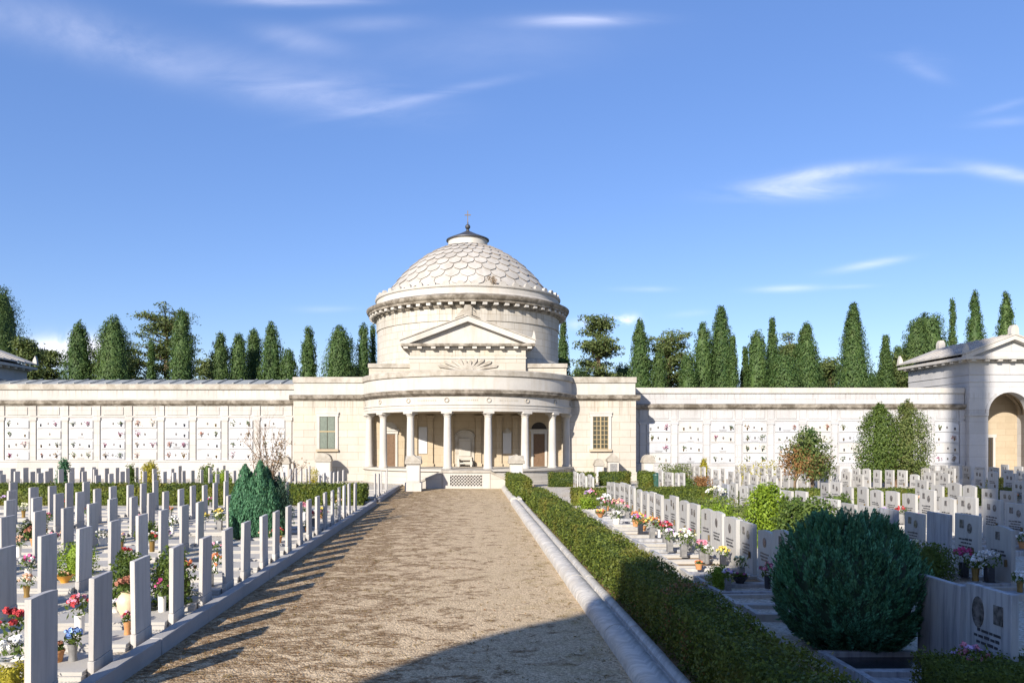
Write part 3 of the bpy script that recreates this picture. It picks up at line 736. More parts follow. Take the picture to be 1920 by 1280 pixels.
# inscribed row beside the hedge
fv(5.2,32.6,['lilac','pink'],'vase','grey_pot',.22,18,.36,1.5)
fv(5.25,29.6,['white'],'vase','grey_pot',.22,18,.34,1.5)
fv(5.45,28.1,['pink','peach'],'cyl','grey_pot',.22,18,.3,1.4)
fv(5.0,26,['white'],'pot','white_pot',.18,12,.22,1.3)
fv(4.9,28.6,['yellow','orange'],'bowl','terracotta',.18,14,.1,1.2)
fv(5.2,23.3,['yellow','magenta'],'square','black_pot',.17,14,.3,1.2)
fv(5.32,22.3,['orange','yellow'],'square','grey_pot',.2,18,.28,1.2)
fv(5.5,21.4,['magenta','pink'],'square','grey_pot',.15,12,.28,1.15)
fv(5.12,19.6,['lilac','white'],'square','grey_pot',.16,10,.22,1.25)
fv(5.22,18.7,['cream','white'],'square','grey_pot',.2,18,.34,1.2)
fv(5.42,17.9,['pink'],'square','grey_pot',.17,14,.26,1.05)
fv(5.72,17.35,['yellow'],'square','black_pot',.17,18,.22,0.95)
fv(5.05,16.9,['orange'],'pot','terracotta',.11,9,.09,0.8)
fv(4.88,14.5,['white','lilac'],'square','grey_pot',.14,12,.26,0.85)
fv(5.35,15.2,['maroon'],'bowl','black_pot',.12,3,.03,1.2)
fv(5.7,14.7,['maroon','pink'],'cyl','black_pot',.16,16,.26,1.0)
fv(5.68,8.72,['lilac','pink'],'vase','grey_pot',.2,18,.3,1.05)
# second inscribed row
fv(10.2,15.9,['magenta'],'square','black_pot',.18,16,.28,1.2)
fv(10.35,15.35,['white'],'square','black_pot',.2,14,.28,1.25)
fv(10.1,17.5,['white','cream'],'square','black_pot',.18,14,.3,1.1)
fv(10.2,31.8,['cream','white'],'vase','grey_pot',.28,22,.4,1.7)
# scattered smaller ones
combos = [['pink'],['white'],['red'],['yellow'],['lilac'],['peach'],['magenta','white'],['cream'],['orange']]
pots = [('vase','white_pot'),('cyl','grey_pot'),('pot','terracotta'),('square','grey_pot'),('vase','brass_pot')]
rf = random.Random(21); cand = [g for g in graves if g[1] > 11.5]; rf.shuffle(cand)
for i, g in enumerate(cand[:84]):
    kd, pm = pots[i % 5]; cl = combos[(i*4) % 9]
    fv(g[0]-rf.uniform(0.22,0.7), g[1]+rf.uniform(-.25,.25), cl, kd, pm, .16, 10, .24, rf.uniform(0.9,1.3))

# ------------------------------------------------------------------ shrubs and trees
def profile_crown(root, base, h, rad, mat, n, leaf, prof, core=0.72, up=0.7, asp=0.4, lump=0.12, name='crown', z0=0.0, seed=0, lobes=None, spread=0.55):
    """leaf cards over a lumpy column: prof(t)-> relative radius at relative height t"""
    ph = seed*1.7
    nc = max(40, n//24); t = rng.beta(1.0, 1.15, nc); a = rng.uniform(0, 2*PI, nc)
    rr = rad*np.array([prof(x) for x in t])
    lump_f = 1 + lump*np.sin(a*3+t*9+ph)*np.sin(t*17+a*2+ph*2) + rng.normal(0, 0.06, nc)
    q = rr*lump_f*np.sqrt(rng.uniform(0.55, 1.0, nc))
    cc = np.stack([q*np.cos(a), q*np.sin(a), z0 + t*h], axis=1)
    m = n//nc; k = np.repeat(np.arange(nc), m); N = len(k)
    sz = np.clip(rr[k]*0.26, leaf*0.8, leaf*3.2)
    off = np.clip(rng.normal(0, 1, (N,3)), -1.5, 1.5)*np.stack([sz*0.8, sz*0.8, sz*1.35], axis=1)
    p = cc[k] + off
    nr = np.stack([p[:,0], p[:,1], np.full(N, rad*0.35)], axis=1) + off*1.2
    cv = cards(p + np.array(base), nr, leaf, asp, up, spread)
    parts = [(cv, quads(len(cv)))]
    th = np.linspace(0.02, 0.96, 10); ns = 10
    v = []
    for tt in th:
        for j in range(ns):
            r_ = rad*prof(tt)*core*(1+0.1*math.sin(j*2.1+tt*11+ph)); v.append((base[0]+r_*math.cos(2*PI*j/ns), base[1]+r_*math.sin(2*PI*j/ns), base[2]+z0+tt*h))
    f = [(i*ns+j, i*ns+(j+1)%ns, (i+1)*ns+(j+1)%ns, (i+1)*ns+j) for i in range(len(th)-1) for j in range(ns)]
    if core > 0: parts.append((np.array(v), np.array(f)))
    vv, ff = join(parts)
    return np_obj(name, vv, ff, M[mat], root)
def trunk(root, base, h, r0, r1, mat='bark', lean=0.0, limbs=0, reach=1.0):
    mb = MB(); x, y, z = base; seg = 4; pts = [(x+lean*h*(i/seg)+random.uniform(-.03,.03)*h*0.15, y+random.uniform(-.02,.02)*h*0.15, z-0.05+h*i/seg) for i in range(seg+1)]
    for i in range(seg): mb.tube(pts[i], pts[i+1], r0+(r1-r0)*i/seg, r0+(r1-r0)*(i+1)/seg, 7)
    for k in range(limbs):
        t = random.uniform(.3,.95); i = min(seg-1, int(t*seg)); a = random.uniform(0,2*PI); p = pts[i]
        mb.tube(p, (p[0]+reach*math.cos(a), p[1]+reach*math.sin(a), p[2]+reach*random.uniform(.3,.9)), r1*0.8, r1*0.3, 5)
    return mb.build('trunk', M[mat], root)
P_cyp = lambda t: (min(1, (t/0.10)**0.6) if t < .10 else 1.0)*max(0.0, (1-((t-0.10)/0.90)**1.9 if t > .10 else 1))**0.75*0.97+0.03
P_col = lambda t: min(1, (t/0.08+.3))*max(0.02, 1-max(0,(t-0.45)/0.55)**2.4)**0.62
P_con = lambda t: min(1, (t/0.06+.4))*max(0.03, 1-t)**0.72
P_egg = lambda t: math.sqrt(max(0.0, 1-((t-0.42)/0.60)**2))*0.99+0.02
P_tear = lambda t: ((t/.3)**.45 if t<.3 else max(.02,1-((t-.3)/.7)**2.5))*.98+.02
P_thin = lambda t: min(1, t/0.1+.3)*max(0.02, 1-t**1.6)
def cypress(px, ytop, wpx, label, Y=84, prof=P_col, mat='cypress', z0=1.0, n=8200, leaf=0.235, lump=0.14, cat='cypress', base_z=0.0):
    X = xat(px, Y); H = zat(ytop, Y); r = wpx*Y/F/2*1.27; n = int(n*1.8)
    root = thing('cypress_tree', (X, Y, base_z), label, cat, 'cypresses behind the tomb walls')
    trunk(root, (X, Y, base_z), H*0.6, r*0.22+0.12, 0.08)
    profile_crown(root, (X, Y, base_z), H-z0-base_z, r, mat, int(n*max(0.6, min(1.6, wpx/38))), leaf, prof, z0=z0, seed=px*0.37, lump=lump)
    return root
LW = 'behind the grey-roofed tomb wall'; RW = 'behind the plain-topped tomb wall'
left_c = [(-6,540,78,84,P_egg,'cypress2','broad dark cypress at the edge of the view, above the far pavilion roof'),
 (148,606,42,82,P_col,'cypress','cypress with a pointed top standing beside the white cumulus cloud'),
 (213,596,58,83,P_col,'cypress','wide blunt-topped cypress between the cloud and the layered cedar'),
 (284,640,20,80,P_thin,'cypress','thin low cypress in front of the layered cedar'),
 (341,582,36,79,P_col,'cypress','tallest straight cypress, standing in front of the layered cedar'),
 (413,626,33,82,P_col,'cypress2','dark cypress, first on the dome side of the layered cedar'),
 (447,629,34,83,P_col,'cypress','rounded cypress next to the dark one, second on the dome side of the cedar'),
 (476,618,30,86,P_col,'cypress','narrow cypress, third on the dome side of the layered cedar'),
 (509,608,35,82,P_col,'cypress','taller cypress, fourth on the dome side of the layered cedar'),
 (539,658,32,82,P_egg,'cypress','short bushy cypress, low beside the fourth one from the cedar'),
 (578,615,27,83,P_col,'cypress','slim cypress standing alone with sky on both sides'),
 (637,613,52,83,P_col,'cypress','broad double-topped cypress above the barred wing of the temple'),
 (682,609,24,84,P_col,'cypress','cypress touching the drum, outer one of the pair'),
 (699,612,20,86,P_thin,'cypress2','cypress half hidden by the drum, inner one of the pair')]
for px, yt, wp, Y, pr, mt, lb in left_c: cypress(px, yt, wp, lb, Y, pr, mt)
right_c = [(1056,604,36,82,P_con,'cypress','cypress rising straight behind the shaded edge of the drum'),
 (1200,602,46,82,P_cyp,'cypress','pointed cypress between the rounded cedar and the flat-topped cedar'),
 (1318,609,34,83,P_col,'cypress','slender cypress just beyond the flat-topped cedar'),
 (1352,577,56,84,P_cyp,'cypress','tall spired cypress, the highest near the middle of the plain-topped wall'),
 (1374,630,26,80,P_thin,'cypress','lower lean cypress against the flank of the tall spired one'),
 (1397,655,20,83,P_thin,'cypress2','small thin cypress in the gap after the tall spired one'),
 (1420,621,36,82,P_col,'cypress','round-topped cypress before the twin-spired one'),
 (1448,599,42,84,P_thin,'cypress','twin-spired cypress with two sharp tips'),
 (1470,668,52,79,P_egg,'cypress','low dense rounded cypress below the twin-spired one'),
 (1512,608,58,82,P_cyp,'cypress','broad cypress with a blunt top next to the low rounded one'),
 (1600,570,84,83,P_con,'cypress','largest broad conical cypress, standing apart with sky on both sides'),
 (1661,632,42,82,P_con,'cypress2','narrow conical cypress between the largest one and the pavilion'),
 (1718,602,46,84,P_egg,'cypress2','rounded leaning cypress above the pavilion eave'),
 (1742,590,62,85,P_egg,'cypress','big rounded cypress behind the pavilion roof'),
 (1786,562,21,88,P_thin,'cypress','very thin needle-like cypress above the pavilion roof'),
 (1828,547,38,90,P_cyp,'cypress','full cypress above the roof, beside the needle-like one'),
 (1886,549,40,90,P_cyp,'cypress','cypress directly behind the pavilion gable ornament'),
 (1236,660,26,80,P_egg,'cypress2','small dark cypress at the foot of the flat-topped cedar'),
 (1290,668,30,81,P_egg,'cypress','stubby cypress at the foot of the slender one')]
for px, yt, wp, Y, pr, mt, lb in right_c: cypress(px, yt, wp, lb, Y, pr, mt)
for px, yt, wp, Y, lb in ((1090,690,44,93,'low bushy conifer in the gap beyond the drum'),(1168,684,40,93,'low bushy conifer between rounded cedar and pointed cypress'),(1285,690,40,95,'low bushy conifer deep behind the slender cypress'),(1338,668,34,93,'bushy conifer in the gap before the tall spired cypress'),(1408,690,46,95,'low conifer filling the gap before the round-topped cypress'),(1545,684,46,93,'low bushy conifer between broad and largest cypresses'),(1640,700,40,93,'low bushy conifer at the flank of the largest cypress'),(1690,650,46,93,'bushy conifer behind the narrow conical cypress'),(1760,640,44,95,'bushy conifer filling the gap behind the pavilion roof'),(230,690,46,92,'low bushy conifer under the wide blunt cypress'),(460,690,60,93,'low bushy conifer behind the rounded cypress pair'),(660,684,40,93,'low bushy conifer between double-topped cypress and drum')):
    cypress(px, yt, wp, lb, Y, P_egg, random.choice(('cypress','cypress2')), cat='conifer')
# second points of double-topped crowns
def cedar(px, ytop, wpx, label, Y=88, tiers=7, base=0.35, flat=0.5, mat='cedar', group='cedars behind the tomb walls', zb=0.0):
    X = xat(px, Y); H = zat(ytop, Y); W = wpx*Y/F/2
    root = thing('cedar_tree', (X,Y,zb), label, 'cedar', group)
    mb = MB(); mb.tube((X,Y,-0.1),(X,Y,H*0.6),0.45,0.3,8); mb.tube((X,Y,H*0.6),(X+.1,Y,H*0.97),0.3,0.08,7)
    pads = []
    for k in range(tiers):
        t = base + (1-base)*(k+0.5)/tiers; rmax = W*(1-((t-base)/(1-base))**2.4*(1-flat))*random.uniform(.82,1.1)
        nb = 9; ph = random.uniform(0,6)
        for b in range(nb):
            a = 2*PI*(b+random.uniform(-.35,.35))/nb + ph; L = rmax*random.uniform(.5,1.12); z = H*t + random.uniform(-.5,.5)*H*(1-base)/tiers
            ex, ey, ez = X+L*math.cos(a), Y+L*math.sin(a), z+random.uniform(-.25,.7)+0.10*L
            mb.tube((X,Y,z-0.4),(ex,ey,ez),0.09,0.03,5)
            for s in (0.3,0.55,0.8,1.0): pads.append((X+(ex-X)*s+random.uniform(-.3,.3), Y+(ey-Y)*s+random.uniform(-.3,.3), z-0.4+(ez-z+0.4)*s+0.15, random.uniform(.65,1.25), random.uniform(.22,.5)))
    for _ in range(14): pads.append((X+random.uniform(-.6,.6)*W*flat, Y+random.uniform(-.5,.5), H*random.uniform(.88,1.0)-0.25, random.uniform(.6,.95), 0.35))
    mb.build('trunk', M['bark'], root)
    pv = []
    for (x,y,z,r,hh) in pads:
        n = 60; p = np.clip(rng.normal(0,1,(n,3)),-1.7,1.7)*np.array([r*0.6,r*0.6,hh*0.45]); p[:,2] -= 0.10*(p[:,0]**2+p[:,1]**2)/r
        pv.append(cards(p+np.array([x,y,z]), p*0.4+np.array([0,0,0.7]), 0.36, 0.35, 0.0, 0.6))
    v = np.concatenate(pv); np_obj('crown', v, quads(len(v)), M[mat], root)
    return root
cedar(312,592,165,'large layered cedar with open horizontal branches among the cypresses', 92, 8, 0.30)
cedar(88,655,90,'low spreading cedar below the white cumulus cloud', 86, 5, 0.3, 0.6)
cedar(50,640,44,'small ragged cedar beside the far pavilion roof', 80, 5, 0.3, 0.4)
cedar(1122,604,108,'rounded full cedar next to the drum of the temple', 88, 8, 0.25, 0.45)
cedar(1254,632,100,'flat-topped cedar with wide dark tiers', 86, 6, 0.28, 0.85)
cedar(1482,640,60,'ragged cedar showing between the twin-spired and the broad cypress', 94, 6, 0.3, 0.4)
cedar(1555,680,70,'low dark cedar beside the largest conical cypress', 90, 4, 0.2, 0.6)
cedar(1690,668,50,'low dark cedar by the pavilion corner', 84, 4, 0.2, 0.6)
cedar(188,672,60,'low pale-green cedar between two cypresses near the cloud', 88, 4, 0.25, 0.6)
cedar(240,668,70,'low bushy cedar at the foot of the wide blunt cypress', 90, 4, 0.25, 0.6)
cedar(392,676,60,'low cedar beside the dark cypress', 90, 4, 0.25, 0.6)

def bush(x, y, r, h, mat, label, n=1500, leaf=0.07, cat='shrub', zb=GL, prof=P_egg, up=0.2, asp=0.55, group=None, name='shrub', core=0.5, lump=0.12):
    n = int(n*1.6)
    root = thing(name, (x,y,zb), label, cat, group)
    mb = MB()
    for k in range(4): a = k*1.6; mb.tube((x,y,zb-0.03),(x+r*.45*math.cos(a),y+r*.45*math.sin(a),zb+h*.55),0.02+r*.02,0.01,5)
    mb.build('stem', M['bark'], root)
    profile_crown(root, (x,y,zb), h, r, mat, n, leaf, prof, core, up, asp, lump, 'foliage', 0.02, x*3.1, spread=0.65)
    return root

# the big blue-green globe in front of the nearest inscribed row
def globe():
    x,y,h,r = 5.34,10.85,1.84,0.935
    root = thing('thuja_bush', (x,y,GL), 'big shaded globe of feathery blue-green conifer beside the nearest marble headstones', 'conifer bush')
    mb = MB()
    for k in range(7): a=k*0.9; mb.tube((x,y,GL-.05),(x+.4*math.cos(a),y+.4*math.sin(a),GL+1.1),0.05,0.02,6)
    mb.build('stem', M['bark'], root)
    P = lambda t: math.sqrt(max(0,1-((t-0.40)/0.62)**2)) if t>0.40 else math.sqrt(max(0,1-((t-0.40)/0.46)**2))
    nsp = 2300; t = rng.uniform(0.0,0.985,nsp); a = rng.uniform(0,2*PI,nsp)
    rr = r*np.array([P(q) for q in t])*(1+0.05*np.sin(a*5+t*9)+rng.normal(0,.04,nsp))
    c = np.stack([x+rr*np.cos(a), y+rr*np.sin(a), GL+0.03+t*h], axis=1)
    out = unit(np.stack([np.cos(a), np.sin(a), 0.55+2.2*(t-0.4)], axis=1))
    m = 40; k = np.repeat(np.arange(nsp), m); s = np.tile(np.linspace(0,1,m), nsp); N = len(k)
    # each spray: a fan of scale-leaves along an upward-outward curve
    dirv = unit(out*0.75 + np.array([0,0,0.6]) + rng.normal(0,.2,(nsp,3)))
    side = unit(np.cross(dirv, out)); L = rng.uniform(0.11,0.22,nsp)
    fan = rng.normal(0,1,N)*0.036*(1.12-s)
    p = c[k] + dirv[k]*(L[k]*(s-0.45))[:,None] + side[k]*fan[:,None] + out[k]*rng.normal(0,.016,N)[:,None]
    nr = out[k] + rng.normal(0,.35,(N,3)); ax = unit(dirv[k] + side[k]*(fan*9)[:,None] + rng.normal(0,.15,(N,3)))
    nr = unit(nr - ax*np.sum(nr*ax,axis=1,keepdims=True)); b = np.cross(nr, ax); sz = rng.uniform(.03,.052,N)[:,None]
    v = np.stack([p-ax*sz*.5, p+b*sz*.2, p+ax*sz*.6, p-b*sz*.2], axis=1)
    kk = rng.random(nsp)[k]
    for nm, lo, hi, mt in (('foliage',0,.62,'thuja'),('foliage',.62,1.01,'thuja2')):
        w_ = v[(kk>=lo)&(kk<hi)].reshape(-1,3); np_obj(nm, w_, quads(len(w_)), M[mt], root)
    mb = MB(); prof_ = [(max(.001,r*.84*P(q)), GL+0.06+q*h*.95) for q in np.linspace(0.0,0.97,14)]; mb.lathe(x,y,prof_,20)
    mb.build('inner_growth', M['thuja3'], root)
globe()
# blue-green conifer among the blank headstones: a sheaf of upright flames
def sheaf():
    x,y = -6.25,23.0
    root = thing('conifer_bush', (x,y,GL), 'dense upright blue-green conifer bush growing among the blank headstones', 'conifer bush')
    trunk(root,(x,y,GL),0.8,.12,.05)
    parts=[]; 
    for (dx,dy,r,h) in ((-.55,0,.24,1.75),(-.33,-.15,.25,2.2),(-.1,-.2,.25,1.82),(.12,-.15,.26,2.3),(.36,-.05,.25,1.75),(-.25,.2,.3,1.95),(.2,.25,.26,2.1),(.5,.1,.22,1.5),(-.68,.15,.2,1.4)):
        n=2900; t=rng.beta(1,1.1,n); a=rng.uniform(0,2*PI,n); q=r*np.array([P_col(k) for k in t])*np.sqrt(rng.uniform(.6,1,n))*(1+.12*np.sin(a*4+t*8))
        p=np.stack([x+dx+q*np.cos(a), y+dy+q*np.sin(a), GL+.02+t*h],axis=1)
        cv=cards(p,np.stack([np.cos(a),np.sin(a),np.full(n,.25)],axis=1),.105,.3,1.0,.6); parts.append((cv,quads(len(cv))))
        mb=MB().lathe(x+dx,y+dy,[(max(.002,r*.52*P_col(k)),GL+k*h) for k in np.linspace(0.02,.97,9)],10)
        parts.append((np.array(mb.v),np.array(mb.f)))
    v,f=join(parts); np_obj('foliage',v,f,M['thuja2'],root)
    # darker companion
    x2,y2=-5.72,23.35
    r2=thing('conifer_bush',(x2,y2,GL),'darker browning conifer shrub tucked behind the upright blue-green bush','conifer bush')
    trunk(r2,(x2,y2,GL),0.8,.08,.04)
    profile_crown(r2,(x2,y2,GL),1.75,.36,'thuja3',3600,.10,P_col,.7,1.0,.35,.2,'foliage',0.02,2)
sheaf()
def branchy(root, base, h, r0, mat, depth=4, spread=0.5, seed=1, name='trunk', nb=(2,4), lift=.6):
    rd = random.Random(seed); mb = MB(); tips = []
    def go(p, dirv, L, r, k):
        q = p + dirv*L; mb.tube(p, q, r, r*0.65, 5 if k < 2 else 4); 
        if k >= depth: tips.append(q); return
        tips.append(q) if k >= 2 else None
        for i in range(rd.randint(*nb)):
            nd = (dirv + Vector((rd.uniform(-1,1), rd.uniform(-1,1), rd.uniform(-.2,lift)))*spread).normalized()
            go(p + dirv*L*rd.uniform(.55,1.0), nd, L*rd.uniform(.5,.78), r*0.55, k+1)
    go(Vector(base), Vector((0,0,1)), h, r0, 0)
    mb.build(name, M[mat], root, recalc=False); return tips
def dead_tree(x, y, H, label, seed):
    root = thing('dead_shrub', (x,y,GL), label, 'dead shrub')
    tips = []
    for i,(dx,dy) in enumerate(((0,0),(.25,.1),(-.2,.05),(.4,0))):
        tips += branchy(root,(x+dx,y+dy,GL-.03),H*.42*(1-.12*i),.03,'deadbark',4,.55,seed+i,'branch',(2,4),.9)
    q=np.array([t[:] for t in tips]); q=q[q[:,2]<H*.75+GL]; q=np.repeat(q,2,axis=0)+rng.normal(0,.06,(len(q)*2,3))
    cv=cards(q,rng.normal(0,1,q.shape),.07,.5,0,.5); np_obj('dry_leaves',cv,quads(len(cv)),M['dry'],root)
dead_tree(-6.35,24.6,4.0,'bare dead shrub with thin brown twigs standing behind the conifer bush',5)

def brown_tree():
    x,y=16.4,37.6
    root=thing('small_tree',(x,y,GL),'sparse half-brown tree with russet lower twigs and a green top','tree')
    tips=branchy(root,(x-.5,y,GL-.05),1.1,.09,'bark',4,.75,11,'trunk',(2,4),.6)
    tips+=branchy(root,(x+.35,y,GL-.05),1.25,.09,'bark',4,.6,17,'trunk',(2,4),.7)
    q=np.array([t[:] for t in tips]); q=np.repeat(q,16,axis=0)+rng.normal(0,.17,(len(q)*16,3)); q=q[q[:,2]<2.3]
    cv=cards(q,rng.normal(0,1,q.shape)+np.array([0,-.3,.4]),.10,.5,.2,.5); np_obj('dry_leaves',cv,quads(len(cv)),M['dry'],root)
    for (dx,dz,r,h,mt,n) in ((.2,1.35,1.0,1.8,'olive',2300),(.25,2.3,.5,1.25,'cypress',1300),(-.25,1.3,.75,1.3,'reddry',1000),(.7,1.2,.6,1.2,'olive',900)):
        profile_crown(root,(x+dx,y,GL),h,r,mt,n,.13,P_egg,0.35,.3,.5,.25,'crown',dz,dx*9)
brown_tree()
def twin_tree():
    x,y=26.7,48.5
    root=thing('small_tree',(x,y,GL),'bushy evergreen tree with two pointed crowns and bare grey stems between them','tree')
    for dx,ln in ((-.75,-.03),(-.25,-.02),(.2,.02),(.05,.0),(.55,.03)): trunk(root,(x+dx*.6,y-.2+random.uniform(-.2,.2),GL),2.6,.10,.05,'deadbark',ln,3,.6)
    profile_crown(root,(x-.85,y,GL),4.7,1.28,'green',12500,.13,P_tear,.3,.5,.5,.2,'crown',.5,1)
    profile_crown(root,(x+.78,y-.1,GL),4.85,1.32,'olive',12500,.13,P_tear,.3,.5,.5,.2,'crown',.5,4)
twin_tree()
bush(8.25,21.3,.52,1.62,'bright','bright yellow-green bushy shrub behind the first inscribed row',3800,.09)
bush(8.35,19.0,.74,1.36,'green','dark green spreading shrub beside the bright one, just above the globe conifer',4200,.09)
bush(7.9,24.6,.6,.75,'bright','low leafy yellow-green plant behind the first inscribed row',1500,.08)
bush(8.2,27.4,.8,.7,'olive','low olive spreading shrub behind the first inscribed row, near the cross hedge',1800,.08)
bush(12.9,27.0,.45,1.0,'green','small dark shrub behind the spreading one',900,.10)
bush(9.55,16.0,.42,.72,'green','rounded dark green shrub by the magenta flowers of the second row',2400,.05)
bush(4.86,15.0,.22,.46,'bright','small yellow-green ball shrub at the kerb beside the black bowl',900,.04)
bush(4.9,32.0,.35,.45,'bright','low yellow-green shrub at the far end of the hedge-side row',700,.08)
bush(9.6,30.3,.7,.5,'bright','low spreading light green plants between the first two inscribed rows',1200,.08)
bush(10.3,29.0,1.0,.45,'olive','low olive ground shrub behind the tall headstones of the first row',1300,.08)
bush(17.2,56.3,.5,1.5,'yellowleaf','small conical golden-green conifer against the shaded white wall',1100,.12,prof=P_con)
bush(32.8,56.2,.7,1.35,'bright','rounded light green shrub beside the twin-crowned tree',1200,.12)
bush(13.6,45.0,.6,.75,'reddry','rusty brown low shrub near the green bin',900,.10)
bush(12.4,44.0,.5,.7,'green','dark green low shrub between the bin and the rusty shrub',800,.10)
bush(14.2,52.5,1.3,1.0,'olive','wide low shrub in the shadow at the wing corner',1500,.12)
bush(19.5,51.5,1.5,1.25,'yellowleaf','row of straggly golden plants in front of the white wall',700,.12,core=0.0)
bush(29.3,43.0,.45,.9,'yellowleaf','yellow flowering shrub below the twin-crowned tree',800,.10)
# among the blank headstones
bush(-8.2,16.2,.38,.72,'bright','round yellow-green potted shrub behind the ochre bowl',1500,.05)
bush(-5.75,13.1,.36,.95,'green','bushy green shrub behind the beige jar, nearest one',1700,.06)
bush(-5.1,13.35,.30,1.0,'green','bushy green shrub beside the magenta flowers and white vase',1500,.06)
bush(-5.35,9.05,.2,.24,'yellowleaf','low yellowish plant at the bottom corner by the first blank headstone',500,.04)
bush(-13.0,23.0,.4,.45,'olive','low olive plant in the third row of blank headstones',700,.07)
bush(-9.2,22.2,.35,.5,'green','small leafy shrub in the second row of blank headstones',700,.07)
bush(-24.9,47.6,.36,1.7,'thuja2','narrow green conifer among the far blank headstones',1400,.11,prof=P_col)
bush(-19.3,47.0,.5,1.55,'yellowleaf','golden leafy shrub among the far blank headstones',1300,.11)
bush(-22.0,50.5,.32,1.3,'green','slim dark shrub beside the golden one among far headstones',800,.11)
bush(-14.6,46.0,.62,1.0,'bright','light green rounded shrub behind the crossing hedges',1200,.11)
bush(-17.5,52,.5,1.3,'green','green shrub standing near the tomb wall',900,.11)
bush(-10.8,54.0,.45,.85,'yellowleaf','straggly yellow plant at the foot of the temple wing',350,.11,core=0.0)

# tufts of dry grass on the path (nobody could count them)
def tufts():
    n = 5200; x = rng.uniform(-4.2,2.0,n); y = 6 + 40*rng.random(n)**1.6
    side = np.clip((1.6-x)/5.0,0,1); keep = rng.random(n) < 0.12+0.5*side**1.5*(np.sin(x*2.1+y*1.3)*np.sin(y*0.9-x*1.7)+1)*0.5 + 0.5*(x>1.5)
    x, y = x[keep], y[keep]; k = np.repeat(np.arange(len(x)), 7)
    p = np.stack([x[k]+rng.normal(0,.035,len(k)), y[k]+rng.normal(0,.035,len(k)), np.full(len(k),.012)], axis=1)
    v = cards(p, rng.normal(0,1,(len(k),3))*np.array([1,1,.6]), .045, .22, .25, .6); v[:,2] = np.maximum(v[:,2], .001)
    o = np_obj('dry_grass', v, quads(len(v)), M['grass']); o['kind'] = 'stuff'
tufts()
def litter():
    n = 9000; x = -4.25 + 6.2*rng.beta(1.0,2.4,n); y = 6 + 38*rng.random(n)**1.7
    keep = (np.sin(x*1.7+y*0.9+1)*np.sin(y*1.6-x*1.1)+np.sin(x*3.1-y*2.3)*0.5) > rng.uniform(-.3,1.0,n); x, y = x[keep], y[keep]; n = len(x)
    p = np.stack([x,y,np.full(n,.012)],axis=1); v = cards(p, np.tile([0,0,1.0],(n,1)), .038, .55, 0, .28); v[:,2] = np.clip(v[:,2],.002,.03)
    o = np_obj('leaf_litter', v, quads(len(v)), M['reddry']); o['kind'] = 'stuff'
litter()

# ------------------------------------------------------------------ temple
T = thing('temple', (0,65,0), 'domed white stone temple with curved columned porch and small pediment', 'temple')
CX, CY = 0.0, 59.0
S0, S1 = -PI/2-R(75), -PI/2+R(75)
# podium and porch floor
MB().lathe(CX,CY,[(7.98,-0.05),(7.98,0.28),(7.9,0.32),(7.9,0.96),(8.06,1.0),(8.06,1.15),(0.02,1.152)],64,S0,S1,True).build('podium', M['podium'], T)
MB().lathe(CX,CY,[(0.02,5.05),(7.3,5.05)],48,S0,S1).build('porch_ceiling', M['tan'], T)
ang = [10.2*k for k in (-7,-5,-3,-1,1,3,5,7)]
for a in ang:
    th = -PI/2 + R(a); x, y = CX+7.62*math.cos(th), CY+7.62*math.sin(th)
    c = MB().lathe(x,y,[(0.33,1.153),(0.33,1.27),(0.30,1.29),(0.275,1.33),(0.27,2.4),(0.252,3.6),(0.232,4.60),(0.255,4.62),(0.255,4.66),(0.235,4.68)],24)
    col = c.build('column', M['plainstone'], T)
    cap = MB().lathe(x,y,[(0.237,4.682),(0.30,4.76),(0.34,4.84)],24); ca, sa = math.cos(R(a)), math.sin(R(a))
    bx = MB().box(-0.36,0.36,-0.36,0.36,4.84,4.987,0.01); cap.add([(x+px*ca-py*sa, y+px*sa+py*ca, pz) for px,py,pz in bx.v], bx.f)
    cap.build('capital', M['plainstone'], col)
ent = MB().lathe(CX,CY,[(7.28,4.99),(7.90,4.99),(7.90,5.19),(7.93,5.20),(7.93,5.40),(7.99,5.41),(7.99,5.46),(7.88,5.47),(7.88,5.98)],80,S0,S1)
ent.add(*(lambda m:(m.v,m.f,True))(MB().lathe(CX,CY,[(7.28,4.99),(7.28,5.06)],80,S0,S1)))
ent.build('entablature', M['plainstone'], T)
MB().lathe(CX,CY,[(7.88,5.975),(7.95,6.0),(7.98,6.06),(8.12,6.10),(8.16,6.16),(8.22,6.17),(8.22,6.27),(8.27,6.34),(8.25,6.37),(7.98,6.43),(7.96,6.44)],80,S0,S1).build('porch_cornice', M['cornice'], T)
MB().lathe(CX,CY,[(7.95,6.43),(7.95,7.28)],80,S0,S1).build('porch_attic', M['plainstone'], T)
MB().lathe(CX,CY,[(7.94,7.28),(8.02,7.30),(8.06,7.34),(8.06,7.66),(8.0,7.72),(7.3,7.76),(0.02,7.78)],80,S0,S1).build('porch_coping', M['coping'], T)
for a in (-20.4*3+10.2, -30.6, -10.2, 10.2, 30.6, 51, 71.4, -71.4):
    th = -PI/2+R(a); rr = 7.885
    m = MB()
    for i in range(14):
        b0, b1 = 2*PI*i/14, 2*PI*(i+1)/14
        def pt(b, r_): return (CX+rr*math.cos(th+r_*math.cos(b)/rr), CY+rr*math.sin(th+r_*math.cos(b)/rr)-0.02, 5.73+r_*math.sin(b))
        m.tube(pt(b0,.14), pt(b1,.14), .035, .035, 5)
    m.build('wreath', M['coping'], T)
# carved frieze words, too worn to read: short incised strokes
for a in (-20.4, 0.0, 20.4):
    m = MB()
    for i in range(11):
        th = -PI/2+R(a)+(i-5)*0.016; x, y = CX+7.884*math.cos(th), CY+7.884*math.sin(th)
        m.box(x-.03,x+.025,y-.012,y+.01,5.68,5.77)
    m.build('worn_lettering', M['coping'], T)
